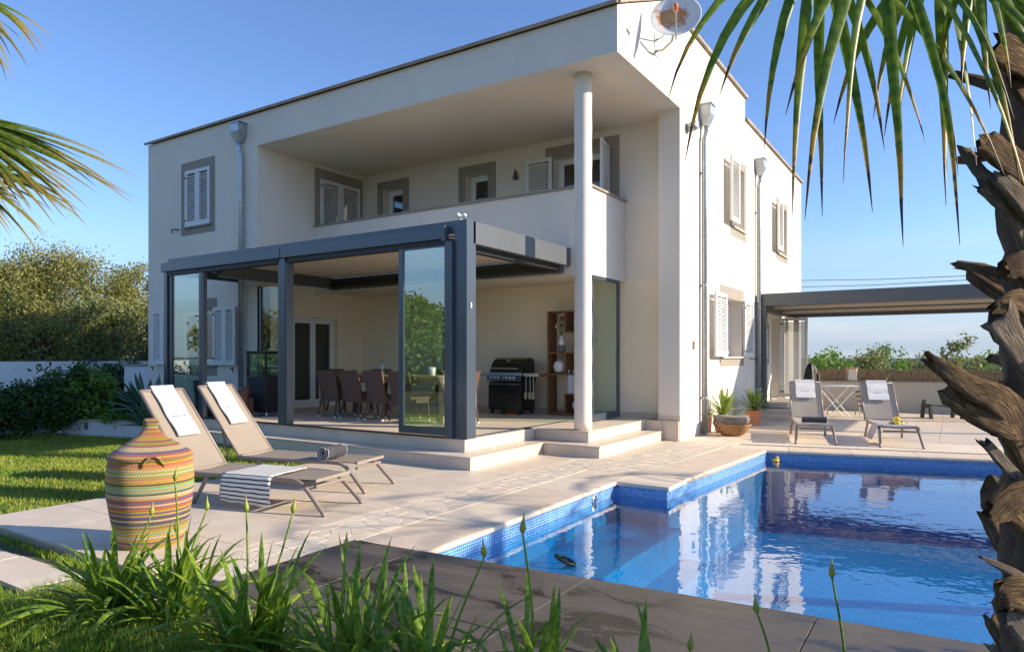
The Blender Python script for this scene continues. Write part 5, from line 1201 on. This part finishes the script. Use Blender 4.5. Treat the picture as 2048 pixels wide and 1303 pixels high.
# ================================================================ LEFT GARDEN
lw0 = Vector((-40,-5.5,0)); lw1 = Vector((-17.8,14.5,0))
lw0 = at(-700,712,12.3); lw1 = at(330,712,17.5)
wallrun('garden_boundary_wall', lw0, lw1, .2, -.08, 1.28, M['whitewall'], 'long white rendered garden wall behind the shrubs on the left')
plw = [gp(114,862),gp(300,872)]
d = (plw[1]-plw[0]).normalized(); nn = Vector((-d.y,d.x,0))
q = [plw[0],plw[1]+d*.4,plw[1]+d*.4+nn*.18,plw[0]+nn*.18]
pw = MB().prism([(p.x,p.y) for p in q], -.08, .22).build('planter_wall', M['whitewall'], None); tag(pw, 'low white planter wall at the edge of the lawn', 'planter')
q2 = [plw[0]-d*.03-nn*.03,plw[1]+d*.4-nn*.03,plw[1]+d*.4+nn*.21,plw[0]+nn*.21-d*.03]; MB().prism([(p.x,p.y) for p in q2], .221,.25).build('wall_cap', M['tile'], pw)
gr_ = plw[0]+d*.75-nn*.006
MB().bar(gr_+Vector((-.04,0,.13)), gr_+d*.09+Vector((-.04,0,.13)), .012, .13).build('vent_grille', M['zinc'], pw)
q3 = [plw[0]+nn*.18,plw[1]+d*.4+nn*.18,Vector((-12.35,8.4,0)),Vector((-15.4,8.4,0)),plw[0]+nn*2.4]
sb = MB().prism([(p.x,p.y) for p in q3], -.08, .16).build('planting_bed', M['soil'], kind='structure')
sb2 = MB().prism([(p.x,p.y) for p in (gp(-300,866),gp(112,864),gp(112,852),gp(-300,850))], -.07,-.035).build('planting_bed', M['soil'], kind='structure')
# ---- foliage
def leaf_cloud(C, n, spread, size, r, up=.3, asp=.5):
    """n leaf quads scattered round the centres C (m,3)"""
    C = np.asarray(C); idx = r.integers(0, len(C), n)
    p = C[idx] + r.normal(0, 1, (n,3))*spread
    d = r.normal(0,1,(n,3)); d[:,2] += up; d /= np.linalg.norm(d,axis=1)[:,None]
    e = np.cross(d, r.normal(0,1,(n,3))); e /= np.linalg.norm(e,axis=1)[:,None]
    s = size*r.uniform(.6,1.35,(n,1))
    V = np.empty((n,4,3)); V[:,0] = p-d*s*.5; V[:,1] = p+e*s*asp*.5; V[:,2] = p+d*s*.5; V[:,3] = p-e*s*asp*.5
    return V.reshape(-1,3), np.arange(n*4).reshape(-1,4)
def crown_centres(c, rx, ry, rz, n, r, shell=.55):
    u = r.normal(0,1,(n,3)); u /= np.linalg.norm(u,axis=1)[:,None]; k = shell+(1-shell)*r.random(n)**.6
    ph = r.uniform(0,6.28,3)
    k *= 1+.14*np.sin(u[:,0]*5+ph[0])+.12*np.sin(u[:,1]*6+ph[1])+.10*np.sin(u[:,2]*7+ph[2])
    return np.array(c)+u*k[:,None]*np.array([rx,ry,rz])
def tree(name, label, loc, hgt, rx, mat, seed, nl=9000, size=.2, group=None, rz=None, trunk_r=.14, low=.18, cat='tree', cl=None, spread=None):
    r = np.random.default_rng(seed); rr = random.Random(seed)
    t = thing(name, label, cat, loc, 0, group); L0 = Vector(loc)
    rz = rz or hgt*(1-low)/2; cz = hgt-rz
    tr = MB(); tr.tube(rounded([L0+Vector((0,0,-.05)), L0+Vector((.1,.05,cz*.5)), L0+Vector((.0,.1,cz)), L0+Vector((.05,.0,cz+rz*.5))],4), [trunk_r*(1-.05*i) for i in range(13)], 9)
    for k in range(6):
        a = rr.uniform(0,6.28); tr.tube([L0+Vector((0,0,cz*.6+k*.08*rz)), L0+Vector((math.cos(a)*rx*.35,math.sin(a)*rx*.35,cz+rr.uniform(-.3,.3)*rz)), L0+Vector((math.cos(a)*rx*.75,math.sin(a)*rx*.75,cz+rr.uniform(-.2,.7)*rz))], [trunk_r*.5,trunk_r*.3,trunk_r*.1], 6)
    tr.build('trunk', M['trunk'], t)
    C = crown_centres((L0.x,L0.y,L0.z+cz), rx, rx, rz, cl or max(40,min(300,nl//70)), r)
    C = C[C[:,2] > L0.z+.1]
    V, F = leaf_cloud(C, nl, spread or rx*.085, size, r)
    fast('crown', V, F, mat, t)
    return t
def G(px, d, z=-.06): 
    p = at(px, 712, d); return (p.x, p.y, z)
tree('holm_oak', 'large rounded evergreen tree, tallest on the left beyond the garden wall', G(110,27), 5.75, 2.9, M['leaf_oak'], 11, 62000, .105, 'evergreen trees beyond the wall', low=.02)
tree('holm_oak', 'broad evergreen tree cut by the left edge of the picture', G(-60,25), 5.0, 2.6, M['leaf_oak'], 12, 40000, .105, 'evergreen trees beyond the wall', low=.02)
tree('holm_oak', 'evergreen tree seen just left of the villa corner', G(292,31), 5.5, 1.9, M['leaf_oak'], 13, 30000, .11, 'evergreen trees beyond the wall', low=.02)
tree('holm_oak', 'lower evergreen filling the gap before the villa corner', G(225,24), 3.5, 1.8, M['leaf_olive'], 14, 26000, .10, 'evergreen trees beyond the wall', low=.02)
tree('holm_oak', 'low evergreen at the foot of the tallest tree beyond the wall', G(60,22), 3.2, 2.2, M['leaf_oak'], 15, 28000, .10, 'evergreen trees beyond the wall', low=.02)
# trees behind the photographer, mirrored in the glass
for k,(x,y,h_,rx) in enumerate(((-19,-8,3.7,2.6),(-23.5,-11.5,4.3,3.0),(-15.0,-9,3.0,2.2),(-28,-7,4.3,3.0),(-33,-14,4.8,3.6))):
    tree('garden_tree', ['green tree mirrored in the drawn glass panel, nearest','tall green tree mirrored in the drawn glass panel','small green tree mirrored at the right of the glass panel','green tree mirrored in the left glass panel','far tall tree mirrored in the glass'][k], (x,y,-.06), h_, rx, M['leaf_bright'] if k%2==0 else M['leaf_olive'], 40+k, 7000, .26, 'trees mirrored in the glass', low=.02)
# shrubs along the wall
for k,(px,d_,h_,rx,lb) in enumerate(((40,12.0,.95,.33,'dark oleander shrub, nearest the left edge'),(100,12.3,1.22,.36,'tall dark oleander shrub in front of the white wall'),(150,12.7,1.28,.36,'dark oleander shrub left of the bright bush'),(-30,11.6,.9,.4,'dark oleander shrub cut by the left edge'),(205,16.6,1.40,.6,'dark hedge shrub behind the bright bush'),(268,17.0,1.42,.6,'dark hedge shrub rising above the wing wall'))):
    tree('oleander_shrub', lb, G(px,d_,-.05), h_, rx, M['leaf_dark'], 60+k, 2600, .085, 'oleander shrubs by the wall', trunk_r=.02, low=.03, cat='shrub', cl=90, spread=.07)
tree('round_bush', 'bright green leafy bush behind the low planter wall', G(180,12.9,.1), 1.0, .50, M['leaf_bright'], 70, 4200, .085, None, trunk_r=.03, low=.05, cat='bush', cl=120, spread=.07)
tree('dwarf_spurge', 'small lime-green mound of leaves on the planter wall', G(228,12.3,.14), .32, .24, M['leaf_bright'], 71, 900, .05, None, trunk_r=.01, low=.0, cat='plant', cl=60, spread=.03)
tree('leafy_shrub', 'dark glossy shrub left of the blue-green agave', G(256,13.0,.1), .55, .22, M['leaf_dark'], 72, 2200, .09, None, trunk_r=.02, low=.05, cat='shrub', cl=60, spread=.07)
def agave(px, d_, label, seed, ln, z=.14):
    rr = random.Random(seed); p = G(px,d_,z); t = thing('agave', label, 'agave', p, 0, 'agaves in the planter')
    for k in range(34):
        m = MB(); el = .15+1.2*(k/34); az = k*2.4+rr.uniform(-.2,.2)
        strap(m, (0,0,.05), az, el, ln*rr.uniform(.8,1.05), .085, .25, 6, .35); m.build('leaf', M['agave'], t, smooth=True, local=True)
agave(292,12.7,'blue-green agave rosette standing higher beside the pergola corner', 5, .78, .35); agave(300,12.0,'blue-green agave rosette low on the planter wall', 6, .55)
r = np.random.default_rng(91); C = [np.array(plw[0]+d*u+nn*r.uniform(.2,.5))+[0,0,.2] for u in r.uniform(.5,2.2,80)]
V,F = leaf_cloud(C, 2200, .06, .05, r); fast('ground_cover', V, F, M['leaf_bright'], None, kind='stuff'); tag(bpy.data.objects['ground_cover'], 'low green ground cover spilling along the planter wall', 'ground cover')
# beyond the reed screen
for k,(px,d_,h_,rx,lb) in enumerate(((1660,21,1.62,.8,'feathery green bush behind the white pillar'),(1720,22,1.55,.8,'second green bush behind the reed screen, right of the pillar'),(1780,23,1.55,.8,'low green bush behind the reed screen, mid way'),(1850,25,1.5,.8,'low olive bush behind the reed screen, left of the young tree'),(1975,22,1.5,.7,'green bush behind the reed screen by the palm trunk'))):
    tree('field_bush', lb, G(px,d_), h_, rx, M['leaf_olive'] if k%2 else M['leaf_bright'], 80+k, 2600, .11, 'bushes beyond the reed screen', trunk_r=.03, low=.02, cat='bush', cl=70, spread=.12)
tree('young_tree', 'slender young tree rising above the reed screen', G(1912,21), 1.98, .62, M['leaf_olive'], 90, 1500, .12, None, trunk_r=.03, low=.1, cat='tree', cl=40, spread=.10)
# overhead wires
for k,(ya,yb,d1,d2,lb) in enumerate(((562,546,45,30,'upper overhead wire above the far pergola'),(577,551,45,30,'middle overhead wire above the far pergola'),(596,562,45,30,'lowest overhead wire just above the far pergola'))):
    p = at(1480,ya,d1); q = at(2150,yb-3,d2); tag(MB().tube([p,(p+q)/2-Vector((0,0,.12)),q], .016, 5).build('overhead_wire', M['cable'], None), lb, 'wire', 'overhead wires')

# ================================================================ PALMS
def leaflet(m, hub, dirv, ln, w, droop, seg=9, uv=None, nrm=None, rr=random):
    d = Vector(dirv).normalized(); p = Vector(hub); rows = []; U = []
    nrm = Vector(nrm)
    for i in range(seg+1):
        t = i/seg; ww = w*min(1,.25+t*3.2)*(1-max(0,(t-.38)/.62))**.95+.0014
        side = d.cross(nrm)
        if side.length < .05: side = d.orthogonal()
        side.normalize(); up = side.cross(d).normalized()
        rows.append([p-side*ww/2-up*ww*.22, p.copy(), p+side*ww/2-up*ww*.22]); U += [(0,t),(.5,t),(1,t)]
        p = p+d*ln/seg; d = (d+Vector((0,0,-droop/seg*(.4+2.6*t)))+Vector((rr.uniform(-.03,.03),rr.uniform(-.03,.03),0))).normalized()
    m.grid(rows)
    if uv is not None: uv += U
def frond(parent, root, hub, axis, nrm, n, ln, w, droop, mat, seed, spread=R(115), web=.0):
    """fan leaf: petiole root->hub, leaflets fan round axis in the plane across nrm"""
    rr = random.Random(seed); root = Vector(root); hub = Vector(hub); axis = Vector(axis).normalized(); nrm = Vector(nrm); nrm = (nrm-axis*nrm.dot(axis)).normalized(); sd_ = nrm.cross(axis)
    mid = (root+hub)/2+Vector((0,0,.06))
    fr = MB().tube(rounded([root,mid,hub],4), [.016-.0009*i for i in range(9)], 7).build('frond', M['petiole'], parent, smooth=True)
    for k in range(n):
        a = -spread+2*spread*(k+rr.uniform(-.25,.25))/(n-1)
        dv = axis*math.cos(a)+sd_*math.sin(a)+nrm*rr.uniform(-.09,.09)
        m = MB(); m.uv = []
        leaflet(m, hub+dv*.01, dv, ln*(.72+.28*math.cos(a*.6))*rr.uniform(.72,1.14), w*rr.uniform(.8,1.15), droop*rr.uniform(.6,1.4), 9, m.uv, nrm+Vector((rr.uniform(-.5,.5),rr.uniform(-.5,.5),rr.uniform(-.3,.3))), rr)
        m.build('leaflet', mat, fr, smooth=True)
    return fr
# --- right palm: trunk with old leaf bases, crown just above the picture
PD = 2.42
def pt(px, py, d=PD): return at(px, py, d)
base = pt(2105,712); base.z = 0
palm = thing('fan_palm', 'shaggy fan palm trunk with broken leaf stubs at the right edge', 'palm', (base.x,base.y,-.06))
tk_ = MB(); rr = random.Random(21)
prof = []; NZ = 46; NA = 20; P = []
for i in range(NZ+1):
    z = -.1+3.45*i/NZ; row = []
    for k in range(NA+1):
        a = 2*math.pi*(k%NA)/NA; r_ = .145+.014*math.sin(3*a+z*9)+.012*math.sin(5*a-z*17)+.010*math.sin(z*41+2*a)
        row.append((base.x+r_*math.cos(a), base.y+r_*math.sin(a), z))
    P.append(row)
tk_.grid(P).build('trunk', M['bark'], palm, smooth=True)
def stub(pts, w0, w1, thick, mat, seed, facing=None):
    """thick curved leaf base: pts path, widths, ragged tip"""
    rr = random.Random(seed); path = rounded(pts, 5); n = len(path)-1; m = MB(); rows = []; path_len = sum((b-a).length for a,b in zip(path,path[1:]))*6
    vdir = Vector(facing or (-FW.x,-FW.y,0))
    for i,p in enumerate(path):
        t = i/n; d = (path[min(i+1,n)]-path[max(i-1,0)]).normalized(); ac = d.cross(vdir).normalized(); nn_ = ac.cross(d).normalized()
        w = w0+(w1-w0)*t; th = thick*(1-.35*t); row = []
        K = 12
        for k in range(K+1):
            a = 2*math.pi*(k%K)/K; c_, s_ = math.cos(a), math.sin(a)
            jag = 1+.12*rr.uniform(-1,1)
            off = ac*(w/2*c_*jag)+nn_*(th/2*s_*jag+.35*th*(c_*c_-.5))
            tip = d*(rr.uniform(-.035,.02) if i == n else 0)
            row.append(p+off+tip)
        row[-1] = row[0].copy(); rows.append(row)
    m.uv = [(k/12, i/n*path_len) for i in range(n+1) for k in range(13)]+[(k/12,0) for k in range(12)]+[(k/12,path_len) for k in range(12)]
    m.grid(rows); m.add(rows[0][:-1], [tuple(range(12))]); m.add(rows[-1][:-1], [tuple(range(12))[::-1]])
    m.build('leaf_stub', mat, palm, smooth=True)
N_ = PD
S = [ # path in picture offsets measured off the trunk (px,py,depth), base width, tip width, thickness (m)
 ([(2075,930,N_-.12),(2010,815,N_-.2),(1925,765,N_-.22),(1850,712,N_-.2)], .15,.035,.06,'stub'),
 ([(2080,860,N_-.13),(2000,840,N_-.2),(1900,772,N_-.2)], .12,.12,.05,'stub'),
 ([(2070,760,N_-.1),(2030,690,N_-.16),(1990,625,N_-.18)], .06,.13,.05,'stub2'),
 ([(2080,640,N_-.1),(2035,600,N_-.16),(1988,622,N_-.18)], .10,.05,.05,'stub'),
 ([(2080,560,N_-.1),(2040,530,N_-.15),(2003,545,N_-.16)], .12,.07,.06,'stub'),
 ([(2070,520,N_-.08),(2025,430,N_-.14),(1955,362,N_-.16)], .07,.05,.04,'stub2'),
 ([(2070,430,N_-.14),(2035,395,N_-.18),(1990,350,N_-.18)], .09,.05,.05,'stub2'),
 ([(2090,370,N_-.1),(2030,330,N_-.18),(1960,278,N_-.2)], .10,.085,.05,'stub'),
 ([(2100,170,N_-.08),(2040,120,N_-.16),(1990,98,N_-.18)], .13,.11,.05,'stub'),
 ([(2090,230,N_-.05),(2050,195,N_-.12),(2020,150,N_-.14)], .07,.04,.04,'stub'),
 ([(2060,1000,N_-.1),(2020,940,N_-.16),(1965,880,N_-.18)], .05,.035,.03,'stub2'),
 ([(2060,960,N_-.1),(2025,900,N_-.15),(1985,840,N_-.15)], .05,.02,.03,'stub2'),
 ([(2085,1060,N_-.1),(2030,1010,N_-.17),(1975,985,N_-.18)], .14,.12,.08,'stub'),
 ([(2085,1010,N_-.12),(2040,985,N_-.18),(1985,1030,N_-.2)], .12,.09,.06,'stub'),
 ([(2070,1190,N_-.1),(2035,1150,N_-.15),(1965,1115,N_-.16)], .06,.012,.03,'stub2'),
 ([(2085,1215,N_-.1),(2040,1185,N_-.16),(1995,1190,N_-.17)], .13,.10,.07,'stub'),
 ([(2085,1330,N_-.08),(2055,1270,N_-.14),(2020,1225,N_-.14)], .12,.08,.05,'stub2'),
 ([(2085,1420,N_-.08),(2050,1390,N_-.14),(2000,1370,N_-.15)], .12,.08,.06,'stub'),
]
for k,(pp_,w0,w1,th,mt) in enumerate(S): stub([pt(*p) for p in pp_], w0, w1, th, M[mt], 100+k)
rr = random.Random(77)
for k in range(34):      # the same leaf bases round the rest of the trunk
    a = rr.uniform(-.5,2.9)+math.atan2(-FW.y,-FW.x)+.9; z = .15+3.0*k/34; dv = Vector((math.cos(a),math.sin(a),0))
    p0 = Vector((base.x,base.y,z))+dv*.11
    stub([p0, p0+dv*.10+Vector((0,0,.07)), p0+dv*rr.uniform(.16,.26)+Vector((0,0,rr.uniform(.08,.2)))], .11, .07, .05, M['stub' if k%3 else 'stub2'], 300+k, facing=tuple(dv))
top = Vector((base.x,base.y,3.28))
for k,(hx,hy,hd,ax,n,ln,dr_) in enumerate((
   (1640,-140,2.15,(-.15,-1),10,.86,.9),
   (1765,-170,2.05,(.15,-1),10,.98,.9),
   (1880,-130,2.25,(.1,-1),15,.92,.8),
   (1960,-110,2.1,(.1,-1),9,.6,.7))):
    hub = at(hx,hy,hd); axv = RT*ax[0]+Vector((0,0,ax[1]*.8))-FW*.25
    frond(palm, top, hub, axv, -FW+Vector((0,0,.5)), n, ln, .033, dr_, M['palm'], 500+k, spread=R(48 if k<3 else 36))
for k,a in enumerate((0.3,1.3,2.2,-.6,-1.4)):
    dv = Vector((math.cos(a),math.sin(a),0)); hub = top+dv*.75+Vector((0,0,.45)); frond(palm, top, hub, dv+Vector((0,0,-.1)), Vector((0,0,1)), 16, .6, .03, .9, M['palm'], 520+k)
# --- left palm, trunk outside the frame
lb_ = at(-620,712,4.3); lb_.z = -.06
palm2 = thing('fan_palm', 'fan palm whose sunlit leaves reach in from the left edge', 'palm', tuple(lb_))
MB().tube([lb_, lb_+Vector((.05,0,1.3)), lb_+Vector((.1,.05,2.5))], [.19,.16,.14], 14).build('trunk', M['bark'], palm2, smooth=True)
tp = lb_+Vector((.1,.05,2.5))
for k,(hx,hy,hd,tx,ty,n,sp,ln,dr_) in enumerate((
   (-140,215,4.0,225,400,40,26,1.12,.30),
   (-150,310,4.15,130,445,34,34,.92,.45),
   (-170,-50,4.2,50,140,34,42,.86,.75),
   (-60,-180,4.3,60,20,12,30,.62,.6))):
    hub = at(hx,hy,hd); tip = at(tx,ty,hd-.15); ax = (tip-hub).normalized()+Vector((0,0,.03))
    frond(palm2, tp, hub, ax, -FW*.55+Vector((0,0,.8))-RT*.1, n, ln, .040, dr_, M['palmL'], 540+k, spread=R(sp))
for k,a in enumerate((2.0,3.0,4.0,5.0)):
    dv = Vector((math.cos(a),math.sin(a),0)); hub = tp+dv*.8+Vector((0,0,.5)); frond(palm2, tp, hub, dv, Vector((0,0,1)), 16, .8, .034, .7, M['palmL'], 560+k)
# --- a third palm right of the pool (outside the frame) that throws the leaf shadows on the deck
b3 = Vector((3.95,9.8,-.06)); palm3 = thing('fan_palm', 'tall fan palm standing right of the pool, outside the picture', 'palm', tuple(b3))
MB().tube([b3, b3+Vector((-.1,.0,1.4)), b3+Vector((-.25,-.05,2.7))], [.15,.12,.10], 12).build('trunk', M['bark'], palm3, smooth=True)
t3 = b3+Vector((-.25,-.05,2.7))
for k in range(9):
    a = k*.7+.2; dv = Vector((math.cos(a),math.sin(a),0)); hub = t3+dv*.8+Vector((0,0,.35)); frond(palm3, t3, hub, dv+Vector((0,0,-.15)), Vector((0,0,1)), 14, .6, .03, .9, M['palm'], 580+k, spread=R(95))

b4 = Vector((5.5,8.35,-.06)); palm4 = thing('fan_palm', 'taller fan palm right of the pool, outside the picture', 'palm', tuple(b4))
MB().tube([b4, b4+Vector((-.1,.0,2.2)), b4+Vector((-.2,.05,4.1))], [.16,.12,.10], 12).build('trunk', M['bark'], palm4, smooth=True)
t4 = b4+Vector((-.2,.05,4.1))
for k in range(8):
    a = k*.785+.1; dv = Vector((math.cos(a),math.sin(a),0)); hub = t4+dv*.95+Vector((0,0,.3)); frond(palm4, t4, hub, dv+Vector((0,0,-.25)), Vector((0,0,1)), 13, .6, .032, .9, M['palm'], 600+k, spread=R(85))

# ================================================================ AGAPANTHUS BED
def agapanthus(px, py, label, seed, nleaf, ln, d_off=0):
    rr = random.Random(seed); p = gp(px,py); p.z = -.05; t = thing('agapanthus', label, 'agapanthus', tuple(p), 0, 'agapanthus clumps in the foreground bed')
    for k in range(nleaf):
        m = MB(); m.uv = []; az = rr.uniform(0,6.28); el = rr.uniform(.6,1.45)
        strap(m, (rr.uniform(-.09,.09),rr.uniform(-.09,.09),0), az, el, ln*1.32*rr.uniform(.7,1.15), rr.uniform(.022,.036), rr.uniform(.2,1.5), 9, .18, m.uv, rr.uniform(-.4,.4)); m.build('leaf', M['aga'], t, smooth=True, local=True)
    return t
clumps = [(222,1225,76,.40,'agapanthus clump growing right in front of the woven basket, leftmost'),(350,1240,80,.42,'second agapanthus clump from the left, before the basket'),(505,1310,84,.44,'agapanthus clump at the left corner of the dark slabs'),(700,1370,80,.46,'agapanthus clump in the middle of the bottom edge'),(850,1400,46,.44,'agapanthus clump right of the middle one at the bottom edge'),(1060,1430,40,.44,'rightmost large agapanthus clump at the bottom edge'),(1290,1440,14,.36,'small agapanthus tuft right of the clumps at the bottom edge')]
T_ = [agapanthus(px,py,lb,700+k,nl,ln) for k,(px,py,nl,ln,lb) in enumerate(clumps)]
buds = [(350,938,1),(303,1008,0),(414,998,1),(352,1040,1),(493,998,2),(586,1000,2),(593,1140,3),(692,1072,3),(655,1165,3),(969,1085,4),(1045,1035,5),(1514,1195,6),(1664,1125,6),(1380,1270,6)]
rr = random.Random(9)
for k,(bx,by,ci) in enumerate(buds):
    t = T_[ci]; b = Vector(t.location)
    if bx in (1514,1664,1380): b = gp(bx+18,1420); b.z = -.05
    b = b+Vector((rr.uniform(-.06,.06),rr.uniform(-.06,.06),.02))
    dd = (b-Vector((0,0,CAM_H))).dot(FW); tip = at(bx,by,dd+rr.uniform(-.04,.04))
    mid = (b+tip)/2+RT*rr.uniform(-.035,.035); nk = tip-Vector((0,0,.055))
    if bx in (1514,1664,1380):
        t = thing('agapanthus_stalk', {1514:'lone agapanthus flower stalk in front of the pool, middle one',1664:'tallest lone agapanthus flower stalk in front of the pool',1380:'short agapanthus flower stalk at the bottom edge, left of two'}[bx], 'flower stalk', tuple(b), 0, 'lone flower stalks')
    MB().tube(rounded([b,mid,nk],5), [.0065-.00025*i for i in range(11)], 7).build('flower_stalk', M['stalk'], t, smooth=True)
    m = MB(); m.M = Matrix.Translation(nk) @ Matrix.Rotation(rr.uniform(-.15,.15),4,'X') @ Matrix.Rotation(rr.uniform(-.12,.12),4,'Y')
    m.lathe([(.004,-.004),(.011,.006),(.0135,.018),(.010,.032),(.005,.046),(.0025,.062),(.0008,.078)], 10).build('flower_bud', M['bud'], t, smooth=True)

# ================================================================ GRASS
def blades(n, sampler, hgt, w, r, zb=-.06):
    p = sampler(n); n = len(p); a = r.uniform(0,6.28,n); le = r.uniform(.1,.9,n)*hgt; b = r.uniform(0,6.28,n); hh = hgt*r.uniform(.5,1.2,n)
    V = np.empty((n,3,3)); V[:,0] = np.c_[p[:,0]-np.cos(a)*w/2, p[:,1]-np.sin(a)*w/2, np.full(n,zb)]; V[:,1] = np.c_[p[:,0]+np.cos(a)*w/2, p[:,1]+np.sin(a)*w/2, np.full(n,zb)]
    V[:,2] = np.c_[p[:,0]+np.cos(b)*le, p[:,1]+np.sin(b)*le, zb+hh]
    return V.reshape(-1,3), np.arange(n*3).reshape(-1,3)
r = np.random.default_rng(5)
def lawnA(n):
    p = np.c_[r.uniform(-15.5,-7.12,n), r.uniform(1.2,6.75,n)]
    q = np.array([(plw[0].x,plw[0].y),(plw[1].x,plw[1].y)]); dd = (q[1]-q[0])/np.linalg.norm(q[1]-q[0]); s = (p[:,0]-q[0][0])*-dd[1]+(p[:,1]-q[0][1])*dd[0]
    return p[s < -.03]
def lawnB(n): return np.c_[r.uniform(-7.5,-1.5,n), r.uniform(.55,1.85,n)]
def lawnC(n):
    p = np.c_[r.uniform(-8.5,-3.9,n), r.uniform(1.9,2.42,n)]; return p[(p[:,1] > 2.33) | (p[:,0] < -7.3)]
def bed(n):
    p = np.c_[r.uniform(-4.6,-1.3,n), r.uniform(1.5,2.13,n)]; return p
for nm,smp,n,h_,w,lb in (('lawn_grass',lawnA,90000,.05,.012,'sunlit lawn between the basket and the planter wall'),('lawn_grass',lawnB,70000,.055,.008,'lawn grass in the near left corner'),('lawn_grass',lawnC,9000,.06,.008,'strip of grass beside the stepping slabs'),('bed_grass',bed,14000,.13,.007,'long loose grass between the agapanthus clumps')):
    V,F = blades(n, smp, h_, w, r); o = fast(nm, V, F, M['grass'], None, kind='stuff'); tag(o, lb, 'grass')
V,F = blades(12000, lawnA, .03, .02, r); o = fast('dry_thatch', V, F, M['grassdry'], None, kind='stuff'); tag(o, 'dry straw patches showing through the lawn', 'grass')
